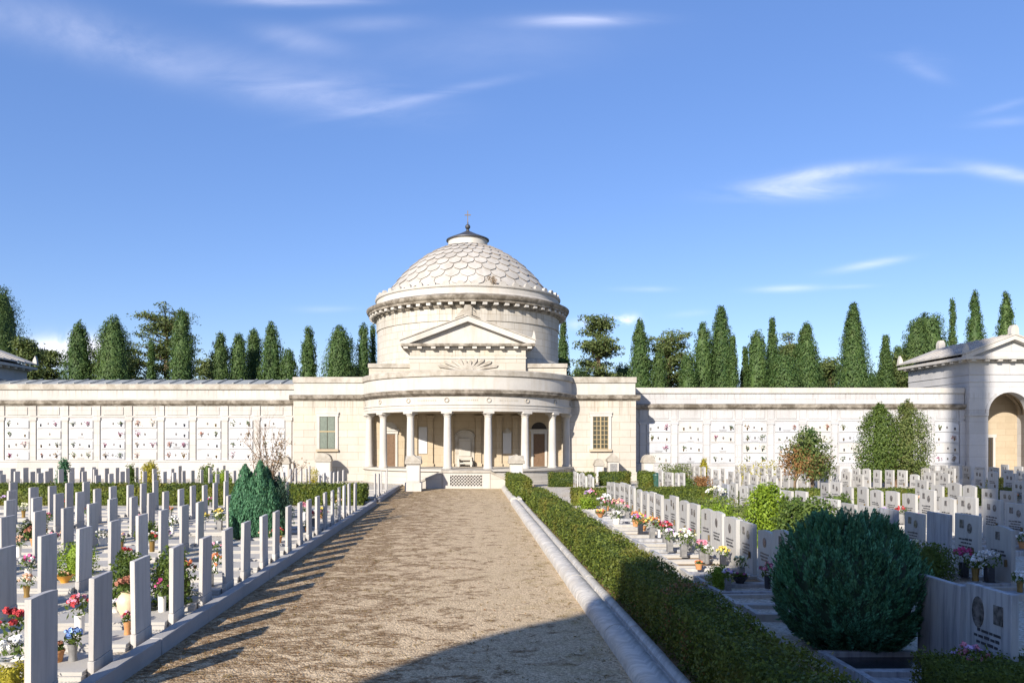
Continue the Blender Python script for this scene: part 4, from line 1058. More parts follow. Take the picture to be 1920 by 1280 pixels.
# wings
def wing(x0, x1, out):
    MB().box(x0,x1,56.8,66,-0.05,6.0).build('wing_wall', M['temple'], T)
    MB().box(x0-(.05 if out<0 else 0),x1+(.05 if out>0 else 0),56.74,56.805,-0.05,0.75).build('wing_plinth', M['podium'], T)
    e0 = x0-.06 if out<0 else x0; e1 = x1+.06 if out>0 else x1
    m = MB(); k = 0.28
    pr = [(56.795,5.98),(56.72,6.0),(56.66,6.08),(56.56,6.11),(56.52,6.2),(56.5,6.34),(56.78,6.42),(56.9,6.42),(56.9,5.98)]
    xx0 = x0-k if out<0 else x0; xx1 = x1+k if out>0 else x1
    m.prism(pr,'x',xx0,xx1)
    sx = x0 if out<0 else x1
    m.box(min(sx,sx+out*k),max(sx,sx+out*k),56.903,66,6.1,6.38)
    m.build('wing_cornice', M['cornice'], T)
    MB().box(x0+.03,x1-.03,56.85,66,6.0,7.28).build('wing_attic', M['plainstone'], T)
    MB().box(e0,e1,56.76,66.06,7.282,7.72,0.02).build('wing_coping', M['coping'], T)
wing(-12.8,-6.9,-1); wing(6.9,12.35,1)
def window(xc, lattice):
    z0,z1,w = 2.45,4.82,1.14
    f = MB(); t=.2
    f.box(xc-w/2-t,xc-w/2,56.70,56.805,z0-.02,z1).box(xc+w/2,xc+w/2+t,56.70,56.805,z0-.02,z1).box(xc-w/2-t-.05,xc+w/2+t+.05,56.68,56.805,z1,z1+.22).box(xc-w/2-t-.08,xc+w/2+t+.08,56.64,56.805,z1+.222,z1+.32)
    wn = MB().box(xc-w/2,xc+w/2,56.775,56.80,z0,z1).build('window', M['glass'], T)
    f.build('frame', M['plainstone'], wn)
    MB().box(xc-w/2-.25,xc+w/2+.25,56.60,56.805,z0-.2,z0-.022,.01).build('sill', M['tan'], wn)
    g = MB()
    if lattice:
        for i in range(5): x = xc-w/2+.02+(w-.04)*i/4; g.box(x-.022,x+.022,56.755,56.774,z0,z1)
        for i in range(8): z = z0+.02+(z1-z0-.04)*i/7; g.box(xc-w/2,xc+w/2,56.745,56.7545,z-.022,z+.022)
        g.box(xc-.045,xc+.045,56.735,56.7445,z0,z1)
        g.build('muntin_lattice', M['muntin'], wn)
    else:
        for s in (-1,1):
            p = MB(); x0 = xc-w/2+.04 if s<0 else xc+.03; x1 = xc-.03 if s<0 else xc+w/2-.04
            p.box(x0,x1,56.74,56.77,z0+.03,z1-.03)
            for i in range(24): z=z0+.1+i*.093; p.box(x0+.05,x1-.05,56.728,56.742,z,z+.05)
            p.build('shutter', M['shutter'], wn)
        MB().box(xc-w/2,xc+w/2,56.72,56.739,3.68,3.76).build('muntin', M['muntin'], wn)
window(-10.3, False); window(9.75, True)
# porch interior
bw = MB().box(-6.95,6.95,56.98,57.55,1.1,5.4).build('porch_back_wall', M['tan'], T)
for px in (-1.25,.8,-2.75,2.3,-3.9,3.5):
    p = MB().box(px-.2,px+.2,56.84,56.982,1.15,4.72,.006).box(px-.28,px+.28,56.78,56.982,4.722,4.9,.01).box(px-.26,px+.26,56.80,56.982,1.153,1.38,.01)
    p.build('pilaster', M['tan'], T)
def pdoor(xc, mat, fan):
    dz = 3.55
    MB().box(xc-.42,xc+.42,56.955,56.976,1.16,dz).build('door', M[mat], T)
    MB().box(xc-.58,xc-.42,56.88,56.979,1.155,dz).box(xc+.42,xc+.58,56.88,56.979,1.155,dz).box(xc-.62,xc+.62,56.86,56.979,dz+.002,dz+.2).box(xc-.72,xc+.72,56.80,56.979,dz+.202,dz+.34,.01).build('door_frame', M['plainstone'], T)
    pts = [(xc+.55*math.cos(PI*i/12), dz+.36+.5*math.sin(PI*i/12)) for i in range(13)]
    MB().prism(pts,'y',56.95,56.978).build('fanlight', M['darkin'] if fan else M['podium'], T)
    m = MB()
    for z in (1.35,2.1,2.85): m.box(xc-.3,xc-.05,56.94,56.957,z,z+.55,.01).box(xc+.05,xc+.3,56.94,56.957,z,z+.55,.01)
    m.build('door_panel_moulding', M['wood'], T)
pdoor(-5.75,'wood',False); pdoor(5.25,'wood',True)
for xc, arch in ((-3.3,False),(2.9,True),(1.55,True)):
    w_ = .62 if abs(xc)>2 else .5; z0, z1 = 2.1, (4.05 if not arch else 3.6)
    poly = [(xc-w_/2,z0),(xc+w_/2,z0),(xc+w_/2,z1)] + ([(xc,z1+.28)] if arch else []) + [(xc-w_/2,z1)]
    MB().prism(poly,'y',56.90,56.979).build('wall_plaque', M['niche'], T)
    if arch: MB().prism([(xc-w_/2-.1,z1),(xc+w_/2+.1,z1),(xc,z1+.4)],'y',56.88,56.899).build('plaque_pediment', M['coping'], T)
# central funerary niche with arch
poly = [(-.92,1.153),(.48,1.153),(.48,3.35)] + [(-.22+.7*math.cos(PI*i/12), 3.35+.42*math.sin(PI*i/12)) for i in range(1,12)] + [(-.92,3.35)]
MB().prism(poly,'y',56.9,56.979).build('central_niche', M['coping'], T)
MB().box(-.66,.22,56.8,56.898,1.9,3.2,.01).box(-.75,.31,56.7,56.898,1.6,1.88,.02).build('niche_tablet', M['podium'], T)
arc = MB(); q0 = None
for i in range(15):
    a = PI*i/14; q = (-.22+.72*math.cos(a),56.88,3.36+.44*math.sin(a))
    if q0: arc.tube(q0,q,.05,.05,6)
    q0 = q
arc.build('niche_arch', M['coping'], T)
MB().box(-.75,-.62,56.1,56.6,1.153,1.75,.01).box(.18,.31,56.1,56.6,1.153,1.75,.01).box(-.62,.18,56.15,56.55,1.35,1.45,.01).build('stone_bench', M['plainstone'], T)
# block behind the porch, pediment
MB().box(-7.35,7.35,57.56,72.4,-0.05,8.45).build('drum_base_block', M['temple'], T)
MB().box(-7.42,7.42,57.45,72.45,8.452,8.78,.02).build('drum_base_coping', M['coping'], T)
MB().box(-4.28,4.28,57.15,59.4,7.77,9.78).build('pediment_block', M['temple'], T)
MB().box(-4.34,4.34,57.10,59.4,9.10,9.2).build('pediment_string', M['plainstone'], T)
MB().box(-4.92,4.92,56.62,59.4,9.97,10.17,.015).build('pediment_cornice', M['cornice'], T)
MB().box(-4.45,4.45,57.0,59.4,9.782,9.968).build('pediment_bed', M['plainstone'], T)
for i in range(10):
    x = -4.55+i*1.011; MB().box(x-.17,x+.17,56.68,57.0,9.80,9.966,.01).build('modillion', M['plainstone'], T)
ap = 12.15
MB().prism([(-4.5,10.172),(4.5,10.172),(0,ap-.3)],'y',57.05,59.3).build('tympanum', M['plainstone'], T)
for s in (-1,1):
    MB().prism([(s*4.95,10.172),(s*4.3,10.172),(0,ap-.36),(0,ap+.05),(s*4.95,10.36)],'y',56.62,59.35).build('raking_cornice', M['plainstone'], T)
    MB().prism([(s*5.0,10.362),(0,ap+.052),(0,ap+.14),(s*5.0,10.45)],'y',56.55,59.4).build('gable_roof', M['coping'], T)
    MB().prism([(s*4.62,10.46),(s*4.98,10.46),(s*4.95,10.75),(s*4.86,11.15),(s*4.78,10.8)],'y',56.75,57.1).build('corner_acroterion', M['plainstone'], T)
MB().prism([(-.3,ap+.1),(.3,ap+.1),(.3,ap+.62),(.2,ap+.86),(-.2,ap+.86),(-.3,ap+.62)],'y',56.7,57.15).prism([(-.95,ap-.12),(-.31,ap+.14),(-.31,ap+.62)],'y',56.8,57.05).prism([(.95,ap-.12),(.31,ap+.14),(.31,ap+.62)],'y',56.8,57.05).build('apex_acroterion', M['coping'], T)
# winged fan relief on the pediment block
m = MB()
for s in (-1,1):
    for k in range(5):
        a0 = R(12+k*17); L = 2.15-0.28*k
        p0 = (s*.15,8.22); p1 = (s*L*math.cos(a0),8.22+1.15*L/2*math.sin(a0)+.1)
        n_ = Vector((p1[0]-p0[0],p1[1]-p0[1])).normalized(); o_ = (-n_.y*.11, n_.x*.11)
        m.prism([(p0[0]-o_[0]*.4,p0[1]-o_[1]*.4),(p1[0]-o_[0],p1[1]-o_[1]),(p1[0]+n_.x*.14,p1[1]+n_.y*.14),(p1[0]+o_[0],p1[1]+o_[1]),(p0[0]+o_[0]*.4,p0[1]+o_[1]*.4)],'y',57.02-.012*k,57.152)
m.prism([(.42*math.cos(PI*i/10),8.15+.62*math.sin(PI*i/10)) for i in range(11)],'y',56.95,57.152)
m.build('winged_relief', M['coping'], T)
MB().box(-2.6,2.6,56.9,57.152,7.90,8.14,.01).build('relief_ledge', M['coping'], T)
# drum
DX, DY = 0.0, 65.0
MB().lathe(DX,DY,[(7.72,8.7),(7.72,9.2),(7.66,9.3),(7.56,9.36),(7.55,11.95),(7.62,11.97),(7.62,12.9)],96).build('drum', M['drum'], T)
dc = MB().lathe(DX,DY,[(7.62,12.9),(7.72,12.93),(7.76,13.02),(7.8,13.03),(7.8,13.26),(8.26,13.28),(8.28,13.42),(8.36,13.46),(8.44,13.6),(8.46,13.72),(8.3,13.78),(7.75,13.98)],96).build('drum_cornice', M['cornice'], T)
N = 60
for i in range(N):
    a = 2*PI*(i+.5)/N; ca, sa = math.cos(a), math.sin(a)
    if sa > 0.35: continue
    bx = MB().box(7.78,8.2,-.17,.17,13.07,13.262,.01)
    MB().add([(DX+x*ca-y*sa, DY+x*sa+y*ca, z) for x,y,z in bx.v], bx.f).build('modillion', M['plainstone'], dc)
ring = MB().lathe(DX,DY,[(7.7,13.97),(7.68,14.05),(7.62,14.1),(7.62,14.48),(7.70,14.5),(7.74,14.56),(7.74,14.66),(6.6,14.7)],96).build('dome_ring', M['plainstone'], T)
N = 44
for i in range(N):
    a = 2*PI*(i+.5)/N; ca, sa = math.cos(a), math.sin(a)
    if sa > 0.35: continue
    prof_ = [(-.25,14.66),(.25,14.66),(.25,14.8),(.15,14.95),(-.15,14.95),(-.25,14.8)]
    bx = MB().prism(prof_,'x',7.42,7.64)
    MB().add([(DX+x*ca-y*sa, DY+x*sa+y*ca, z) for x,y,z in bx.v], bx.f).build('antefix', M['dome'], ring)
DP = [(7.3,14.0),(6.95,14.6),(6.36,15.6),(5.64,16.52),(4.75,17.42),(3.73,18.2),(2.68,18.83),(1.66,19.25),(0.9,19.48)]
DL = [0.0]
for q in range(1,len(DP)): DL.append(DL[-1]+math.hypot(DP[q][0]-DP[q-1][0],DP[q][1]-DP[q-1][1]))
def dome_at(s, off):
    """meridian point s metres up from the ring, pushed off metres outward"""
    s = min(max(s+DL[1], 0.0), DL[-1]-1e-4); q = max(i for i in range(len(DL)-1) if DL[i] <= s); u = (s-DL[q])/(DL[q+1]-DL[q])
    (ra,za),(rb,zb) = DP[q],DP[q+1]; l = DL[q+1]-DL[q]
    return ra+(rb-ra)*u + off*(zb-za)/l, za+(zb-za)*u - off*(rb-ra)/l
DM = DL[7]-DL[1]
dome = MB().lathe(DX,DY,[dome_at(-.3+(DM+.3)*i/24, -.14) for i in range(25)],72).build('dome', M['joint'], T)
m = MB(); m2 = MB(); NS = 32; de = DM/9.3; rows = 10
for k in range(rows):
    for j in range(NS):
        ac = 2*PI*(j+0.5*(k % 2))/NS; hw = PI/NS*0.965; eb = k*de - de*.75; et = eb + 2*de
        if math.sin(ac) > .55: continue
        jig = random.uniform(-.012,.012); g = []; nu, nv = 8, 7
        for iv in range(nv+1):
            t = iv/nv                       # 0 at top, 1 at the rounded bottom
            wv = 1.0 if t < .55 else math.sqrt(max(0, 1-((t-.55)/.45)**2.3))
            e = et+(eb-et)*t; rr, zz = dome_at(e, -0.05+0.15*t+jig)
            row = []
            for iu in range(nu+1):
                a = ac + hw*wv*(2*iu/nu-1); row.append((DX+rr*math.cos(a), DY+rr*math.sin(a), zz))
            g.append(row)
        vs = [p for row in g for p in row]; fs = []
        for iv in range(nv):
            for iu in range(nu):
                q = iv*(nu+1)+iu; fs.append((q,q+1,q+nu+2,q+nu+1))
        # thickness along the lower outline, coloured dark as painted shadow line and joint grime
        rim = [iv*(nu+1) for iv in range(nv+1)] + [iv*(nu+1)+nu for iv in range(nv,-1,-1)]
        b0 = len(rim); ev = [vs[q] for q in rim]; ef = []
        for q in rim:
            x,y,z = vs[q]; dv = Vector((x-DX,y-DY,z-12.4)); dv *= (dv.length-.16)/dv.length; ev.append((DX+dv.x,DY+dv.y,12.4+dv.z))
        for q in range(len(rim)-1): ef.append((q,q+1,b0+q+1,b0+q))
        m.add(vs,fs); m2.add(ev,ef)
m.build('scale_tile', M['dome'], dome, recalc=False); m2.build('tile_joint_shade', M['joint'], dome, recalc=False)
lan = MB().lathe(DX,DY,[(1.78,19.0),(1.78,19.2),(1.66,19.24),(1.64,19.75),(1.72,19.78)],40).build('lantern_ring', M['plainstone'], T)
MB().lathe(DX,DY,[(1.70,19.76),(1.80,19.80),(1.80,19.88),(1.5,20.02),(.8,20.32),(.16,20.64),(.12,20.77)],40).build('lantern_cap', M['lead'], T)
MB().ball((DX,DY,21.0),.22,14,10).tube((DX,DY,20.7),(DX,DY,21.4),.07,.05,8).build('finial', M['lead'], T)
MB().box(DX-.03,DX+.03,DY-.03,DY+.03,21.38,22.35).box(DX-.26,DX+.26,DY-.025,DY+.025,21.96,22.03).build('cross', M['bronze'], T)
# steps in front
MB().box(-1.62,1.42,49.3,51.5,-.05,1.0).build('stair_landing', M['podium'], T)
MB().box(-1.72,1.52,49.1,51.35,1.0,1.165,.015).build('landing_coping', M['coping'], T)
MB().box(-1.62,-1.12,49.16,49.302,-.05,.998).box(.92,1.42,49.16,49.302,-.05,.998).box(-1.118,.918,49.17,49.302,.84,.998).box(-1.118,.918,49.14,49.302,-.05,.16).build('landing_pier', M['plainstone'], T)
m = MB(); z0,z1,xa,xb = .16,.84,-1.1,.9
for i in range(-4,13):
    for s in (1,-1):
        t = .045; x0 = xa+i*.2; p = []
        h = z1-z0; a_ = (x0, z0) if s>0 else (x0, z1); b_ = (x0+h, z1) if s>0 else (x0+h, z0)
        def clipx(p,q):
            (x0_,za),(x1_,zb)=p,q
            if x1_<xa or x0_>xb: return None
            u0=max(0,(xa-x0_)/(x1_-x0_)); u1=min(1,(xb-x0_)/(x1_-x0_))
            return ((x0_+(x1_-x0_)*u0, za+(zb-za)*u0),(x0_+(x1_-x0_)*u1, za+(zb-za)*u1))
        c = clipx(a_,b_)
        if not c or abs(c[1][0]-c[0][0])<.05: continue
        yy = 49.20 if s>0 else 49.235
        m.prism([(c[0][0]-t*.7,c[0][1]),(c[0][0]+t*.7,c[0][1]),(c[1][0]+t*.7,c[1][1]),(c[1][0]-t*.7,c[1][1])],'y',yy-.016,yy+.016)
m.build('lattice_panel', M['plainstone'], T)
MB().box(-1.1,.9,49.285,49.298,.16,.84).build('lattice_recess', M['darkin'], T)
for s, xa_, xb_ in ((-1,-1.64,-2.95),(1,1.44,2.75)):
    MB().prism([(xa_,-.05),(xb_,-.05),(xb_,.42),(xa_,.98)],'y',49.12,49.42).build('stair_parapet', M['podium'], T)
    MB().prism([(xa_,.982),(xb_,.422),(xb_,.55),(xa_,1.12)],'y',49.06,49.48).build('parapet_coping', M['coping'], T)
    st = MB()
    for k in range(5):
        x0 = xa_+(xb_-xa_)*k/5; x1 = xa_+(xb_-xa_)*(k+1)/5; st.box(min(x0,x1),max(x0,x1),49.425,51.3,-.05,.98-.19*(k+.5))
    st.build('stair_step', M['podium'], T)
    MB().box(min(xb_,xb_+s*.9),max(xb_,xb_+s*.9),49.35,49.7,-.05,.5).build('stair_wall', M['podium'], T)
# pedestals by the steps
for X, Y, lb in ((-3.28,46.9,'tall square stone pedestal with gabled cap at the open end of the path'),(3.0,47.9,'tall square stone pedestal with gabled cap rising behind the short hedge block')):
    r = thing('pedestal', (X,Y,0), lb, 'pedestal', 'pedestals flanking the temple steps')
    MB().box(X-.5,X+.5,Y-.5,Y+.5,-.03,.52,.015).box(X-.4,X+.4,Y-.4,Y+.4,.521,1.62,.012).build('shaft', M['plainstone'], r)
    MB().box(X-.33,X+.33,Y-.415,Y-.399,.62,1.5).build('panel', M['niche'], r)
    MB().box(X-.5,X+.5,Y-.5,Y+.5,1.622,1.8,.02).prism([(X-.5,1.801),(X+.5,1.801),(X+.46,1.88),(X,2.2),(X-.46,1.88)],'y',Y-.5,Y+.5).prism([(Y-.46,1.85),(Y+.46,1.85),(Y,2.12)],'x',X-.47,X+.47).build('cap', M['coping'], r)
def cippus(x, y, w_, h, lb, gable, zb=0):
    r = thing('cippus', (x,y,zb), lb, 'monument')
    MB().box(x-w_/2-.08,x+w_/2+.08,y-.45,y+.4,zb-.03,zb+.4,.015).box(x-w_/2,x+w_/2,y-.36,y+.34,zb+.401,zb+h*.72,.01).build('shaft', M['plainstone'], r)
    c = MB().box(x-w_/2-.07,x+w_/2+.07,y-.43,y+.38,zb+h*.72+.002,zb+h*.80,.012)
    if gable: c.prism([(x-w_/2-.07,zb+h*.802),(x+w_/2+.07,zb+h*.802),(x,zb+h)],'y',y-.42,y+.37)
    else: c.prism([(x+(w_/2+.03)*math.cos(PI*i/12), zb+h*.802+h*.2*math.sin(PI*i/12)) for i in range(13)],'y',y-.40,y+.36)
    c.build('cap', M['coping'], r)
    MB().box(x-w_/2+.12,x+w_/2-.12,y-.372,y-.358,zb+.5,zb+h*.66,.004).build('panel', M['grey_pot'] if gable else M['niche'], r)
cippus(-10.3,55.4,1.05,2.15,'squat stone monument with rounded cap under the shuttered window',False)
cippus(9.35,55.2,.6,1.75,'low stone monument with flat-curved cap under the barred window',False)
cippus(10.35,55.2,.75,2.15,'little gabled stone monument with a dark panel under the barred window',True)
cippus(12.9,55.4,.75,2.05,'square stone monument standing at the corner of the temple wing',False)
cippus(-13.3,56.6,.6,1.9,'slim stone monument at the joint of temple wing and grey-roofed wall',False)
# green bin
r = thing('waste_bin', (12.1,49.6,GL), 'dark green plastic waste bin standing by the clipped hedge block', 'bin')
MB().lathe(12.1,49.6,[(.01,GL),(.25,GL),(.31,GL+.68),(.34,GL+.69),(.34,GL+.74),(.28,GL+.75)],16).build('body', M['bin'], r)
MB().lathe(12.1,49.6,[(.34,GL+.74),(.33,GL+.80),(.2,GL+.88),(.01,GL+.9)],16).build('lid', M['bin'], r)
r = thing('headstone', (12.3,51.2,GL), 'white round-topped headstone rising behind the green waste bin', 'headstone')
MB().prism(arc_top(.62,GL+.1,GL+1.55,.28,12),'x',12.22,12.38).build('upright_slab', M['headR'], r); r.rotation_euler.z = 0
MB().box(12.1,12.5,50.85,51.55,GL-.04,GL+.1).build('plinth', M['headR'], r)
# plant rooted on the dome ring
bush(1.72,57.75,.36,.55,'dry','tuft of dry weeds rooted on the rim of the dome',380,.09,'plant',14.68,core=0.0,name='dry_plant')

# ------------------------------------------------------------------ tomb walls
NV = []
def tomb_wall(x0, x1, first, pitch, nb, dz, mat, label, roof):
    Yw = 60.0; r = thing('tomb_wall', ((x0+x1)/2,Yw,0), label, 'tomb wall'); r['kind'] = 'thing'
    Z = lambda z: z+dz
    MB().box(x0,x1,Yw,62.5,-.05,Z(7.0)).build('wall', M[mat], r)
    MB().box(x0,x1,Yw-.14,Yw-.002,-.05,Z(1.42)).box(x0,x1,Yw-.2,Yw-.002,Z(1.422),Z(1.55),.01).build('plinth', M[mat], r)
    MB().prism([(Yw-.002,Z(5.74)),(Yw-.06,Z(5.76)),(Yw-.10,Z(5.84)),(Yw-.22,Z(5.88)),(Yw-.26,Z(5.98)),(Yw-.29,Z(6.12)),(Yw-.03,Z(6.2)),(Yw-.002,Z(6.2))],'x',x0,x1).build('cornice', M['cornice'], r)
    MB().box(x0,x1,Yw-.05,Yw-.002,Z(4.86),Z(4.98)).build('string_course', M[mat], r)
    MB().box(x0,x1,Yw-.12,62.5,Z(7.002),Z(7.44),.02).build('coping', M['coping' if roof else 'plainstone'], r)
    if roof:
        m = MB(); m.prism([(Yw-.05,Z(7.442)),(62.4,Z(7.95)),(62.4,Z(7.442))],'x',x0,x1)
        x = x0+.5
        while x < x1-.2: m.prism([(Yw-.12,Z(7.47)),(62.3,Z(7.97)),(62.3,Z(8.03)),(Yw-.12,Z(7.53))],'x',x,x+.09); x += 1.235
        m.build('roof', M['slate'], r)
    for i in range(nb+1):
        xc = first+i*pitch
        MB().box(xc-.22,xc+.22,Yw-.10,Yw-.001,Z(1.552),Z(4.6)).box(xc-.29,xc+.29,Yw-.14,Yw-.001,Z(4.602),Z(4.855),.01).box(xc-.25,xc+.25,Yw-.08,Yw-.001,Z(4.982),Z(5.738)).build('pilaster', M[mat], r)
        if i == nb: break
        xm = xc+pitch/2
        MB().box(xm-.78,xm+.78,Yw-.05,Yw-.001,Z(5.05),Z(5.65),.008).build('frieze_panel', M[mat], r)
        MB().box(xm-.96,xm+.96,Yw-.03,Yw-.0005,Z(1.56),Z(4.8)).build('niche_joint', M['nichejoint'], r)
        for k in range(4):
            zb = Z(1.6+k*.81); w_, hs_, rise = 1.80, .56, .2
            poly = [(xm-w_/2,zb),(xm+w_/2,zb)]+[(xm+w_/2-w_*j/10, zb+hs_+rise*(1-(2*j/10-1)**2)) for j in range(11)]
            s_ = MB().prism(poly,'y',Yw-.09+random.uniform(-.012,.012),Yw-.031).build('niche_slab', M[random.choice(('niche','niche','niche','niche_cream','niche_grey'))], r)
            for sx in (-1,1):
                if random.random() < .74:
                    x = xm+sx*(.58+random.uniform(-.06,.06)); z = zb+.22; big = random.random()
                    m = MB().tube((x,Yw-.12,z-.1),(x,Yw-.12,z+.1),.045,.065,7)
                    fo = m.build('wall_vase', M[random.choice(('bronze','black_pot','grey_pot'))], s_)
                    if big > .35:
                        p = np.array([x,Yw-.14,z+.17])+rng.normal(0,1,(34,3))*np.array([.085,.05,.075])*(.8+big*.7)
                        cv = cards(p,rng.normal(0,1,(34,3))+np.array([0,-.6,.3]),.10,.7,0,.4)
                        np_obj('flower_foliage',cv,quads(len(cv)),random.choice((M['green'],M['olive'],MP['maroon'],MP['rust'],M['cypress2'],M['cypress'],M['dry'])),s_)
            if random.random() < .72:
                x = xm+random.uniform(-.1,.1); z = zb+.33
                MB().prism([(x+.07*math.cos(2*PI*j/10), z+.1*math.sin(2*PI*j/10)) for j in range(10)],'y',Yw-.105,Yw-.091).build('portrait', M['portrait'], s_)
            if random.random() < .5:
                m = MB()
                for q in range(2): m.box(xm-.3+.05*q,xm+.3-.05*q,Yw-.096,Yw-.0905,zb+.12-q*.07,zb+.145-q*.07)
                m.build('lettering', M['grey_pot'], s_)
    return r
tomb_wall(-38.5,-12.82,xat(3,60),2.477,9,0.0,'wall_left','long cream tomb wall of stacked burial niches under a grey metal roof',True)
tomb_wall(12.37,38.5,13.56,2.48,10,-.29,'wall_right','long white tomb wall of stacked burial niches with a plain stone top',False)

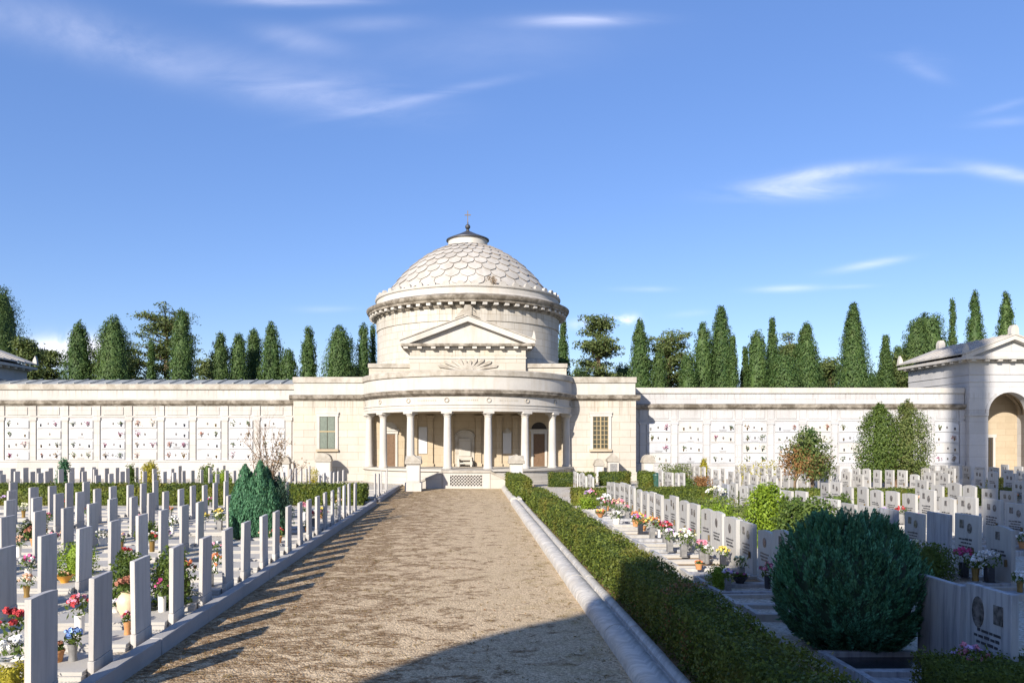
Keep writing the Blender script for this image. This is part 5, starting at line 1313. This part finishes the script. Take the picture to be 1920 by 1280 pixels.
# ------------------------------------------------------------------ corner pavilions
def pavilion(c, label, Y0=59.45, dz=0.0):
    Y1, hw = Y0+8.2, 3.1; YR = Y0+2.7
    r = thing('pavilion', (c,Y0,0), label, 'pavilion')
    zt, zs, ra = 9.08, 5.13, 1.64
    W = MB()
    W.box(c-hw,c-ra,Y0,Y0+.7,-.05,zs).box(c+ra,c+hw,Y0,Y0+.7,-.05,zs)
    arc = [(c+ra*math.cos(PI*i/20), zs+ra*math.sin(PI*i/20)) for i in range(21)]
    W.prism([(c+hw,zs+.001),(c+hw,zt),(c,zt)]+[p for p in arc[10::-1]][0:11],'y',Y0,Y0+.7)
    W.prism([(c-hw,zs+.001),(c-hw,zt),(c,zt)]+[p for p in arc[10:]],'y',Y0,Y0+.7)
    W.box(c-hw,c-hw+.6,Y0+.702,Y1,-.05,zt).box(c+hw-.6,c+hw,Y0+.702,Y1,-.05,zt)
    W.build('wall', M['wall_right'], r)
    MB().box(c-hw+.601,c+hw-.601,YR,YR+.4,-.05,zt).build('rear_wall', M['tan'], r)
    m = MB(); n_=20
    for i in range(n_):
        a0,a1=PI*i/n_,PI*(i+1)/n_; R_=hw-.62
        m.add([(c+R_*math.cos(a0),Y0+.702,zs+R_*math.sin(a0)*.8),(c+R_*math.cos(a1),Y0+.702,zs+R_*math.sin(a1)*.8),(c+R_*math.cos(a1),YR,zs+R_*math.sin(a1)*.8),(c+R_*math.cos(a0),YR,zs+R_*math.sin(a0)*.8)],[(0,1,2,3)],True)
    for yy in (Y0+1.2,Y0+2.2):
        q0=None
        for i in range(15):
            a=PI*i/14; q=(c+(R_-.05)*math.cos(a),yy,zs+(R_-.05)*math.sin(a)*.8)
            if q0: m.tube(q0,q,.14,.14,5)
            q0=q
    m.build('vault', M['tan'], r)
    MB().box(c-hw+.6,c+hw-.6,Y0+.702,YR-.001,-.02,.12).build('floor', M['podium'], r)
    # arch trim, imposts, strings
    A = MB()
    ro = ra+.22; ao=[(c+ro*math.cos(PI*i/20), zs+ro*math.sin(PI*i/20)) for i in range(21)]
    for i in range(20): A.prism([arc[i],arc[i+1],ao[i+1],ao[i]],'y',Y0-.07,Y0-.001)
    A.build('archivolt', M['wall_right'], r)
    MB().box(c-hw-.06,c-ra-.0,Y0-.08,Y0-.001,zs-.18,zs-.001).box(c+ra,c+hw+.06,Y0-.08,Y0-.001,zs-.18,zs-.001).box(c-hw-.08,c-hw-.001,Y0,Y1,zs-.18,zs-.001).build('impost_band', M['wall_right'], r)
    MB().box(c-hw-.05,c+hw+.05,Y0-.05,Y0-.001,7.56,7.66).box(c-hw-.05,c+hw+.05,Y0-.05,Y0-.001,8.13,8.21).box(c-hw-.05,c-hw-.001,Y0,Y1,7.56,7.66).box(c-hw-.05,c-hw-.001,Y0,Y1,8.13,8.21).box(c+hw+.001,c+hw+.05,Y0,Y1,7.56,7.66).box(c+hw+.001,c+hw+.05,Y0,Y1,8.13,8.21).build('string_course', M['wall_right'], r)
    e = hw+.62
    MB().box(c-e,c+e,Y0-.6,Y1+.6,9.25,9.48,.015).box(c-hw-.14,c+hw+.14,Y0-.14,Y1+.14,9.082,9.248).build('cornice', M['plainstone'], r)
    for i in range(7):
        x=c-hw+.05+i*(2*hw-.1)/6; MB().box(x-.17,x+.17,Y0-.52,Y0-.142,9.11,9.247,.01).build('modillion', M['plainstone'], r)
    for i in range(8):
        y=Y0+.3+i*1.08
        for s in (-1,1): MB().box(min(c+s*(hw+.142),c+s*(hw+.52)),max(c+s*(hw+.142),c+s*(hw+.52)),y-.17,y+.17,9.11,9.247,.01).build('modillion', M['plainstone'], r)
    za = 11.1
    MB().prism([(c-e+.5,9.482),(c+e-.5,9.482),(c,za-.3)],'y',Y0-.1,Y1+.1).build('tympanum', M['wall_right'], r)
    for s in (-1,1):
        MB().prism([(c+s*e,9.482),(c+s*(e-.5),9.482),(c,za-.34),(c,za),(c+s*e,9.65)],'y',Y0-.6,Y0-.101).build('raking_cornice', M['plainstone'], r)
        rf_ = MB().prism([(c+s*(e+.06),9.652),(c,za+.002),(c,za+.12),(c+s*(e+.06),9.77)],'y',Y0-.66,Y1+.66)
        for k in range(8):
            y=Y0-.3+k*1.0; rf_.prism([(c+s*(e+.02),9.77),(c+s*.05,za+.11),(c+s*.05,za+.17),(c+s*(e+.02),9.83)],'y',y,y+.14)
        rf_.build('roof', M['dome'], r)
        for yy in (Y0-.5,Y1+.3): MB().prism([(c+s*(e-.35),9.78),(c+s*(e+.05),9.78),(c+s*(e+.02),10.1),(c+s*(e-.1),10.5),(c+s*(e-.28),10.15)],'y',yy,yy+.3).build('corner_acroterion', M['plainstone'], r)
    for yy in (Y0-.62,Y1+.25):
        MB().prism([(c-.3,za+.05),(c+.3,za+.05),(c+.28,za+.5),(c+.14,za+.75),(c-.14,za+.75),(c-.28,za+.5)],'y',yy,yy+.4).build('apex_acroterion', M['plainstone'], r)
    xd = c-.25
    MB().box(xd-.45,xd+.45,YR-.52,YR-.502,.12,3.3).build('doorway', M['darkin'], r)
    MB().box(xd-.62,xd-.45,YR-.58,YR-.502,.12,3.3).box(xd+.45,xd+.62,YR-.58,YR-.502,.12,3.3).box(xd-.7,xd+.7,YR-.6,YR-.502,3.302,3.55).build('door_frame', M['plainstone'], r)
    m=MB()
    for k in range(5): m.box(xd-.36+.17*k,xd-.33+.17*k,YR-.545,YR-.525,.14,3.28)
    m.build('grille', M['bronze'], r)
    r.location.z = dz
    return r
pavilion(41.65,'gabled white pavilion with tall round arch at the end of the plain-topped wall')
pavilion(-41.65,'gabled white pavilion whose roof corner shows past the grey-roofed wall')

# ------------------------------------------------------------------ the tower behind the viewer that throws the long shadow
tx, ty = -3.25, -16.0
r = thing('tower', (tx,ty,0), 'tall lighthouse tower on a domed round base behind the viewpoint, casting the long shadow', 'tower')
MB().lathe(tx,ty,[(10.9,-.05),(10.9,.6),(10.5,.62),(10.5,10.2),(10.8,10.3),(10.8,10.7),(10.45,10.8)],64).build('base', M['drum'], r)
MB().lathe(tx,ty,[(10.45,10.79),(10.3,11.2),(9.6,12.8),(8.0,15.1),(5.4,17.5),(2.9,19.6),(2.2,21.6)],64).build('dome', M['dome'], r)
MB().lathe(tx,ty,[(2.2,21.5),(2.0,24),(1.75,24.1),(1.55,36),(1.3,50),(1.3,53)],32).build('shaft', M['plainstone'], r)
MB().lathe(tx,ty,[(1.15,52.9),(1.7,53.3),(1.7,54.2),(.9,54.2),(.9,57),(1.1,57.1),(.02,58.5)],32).build('lantern', M['plainstone'], r)
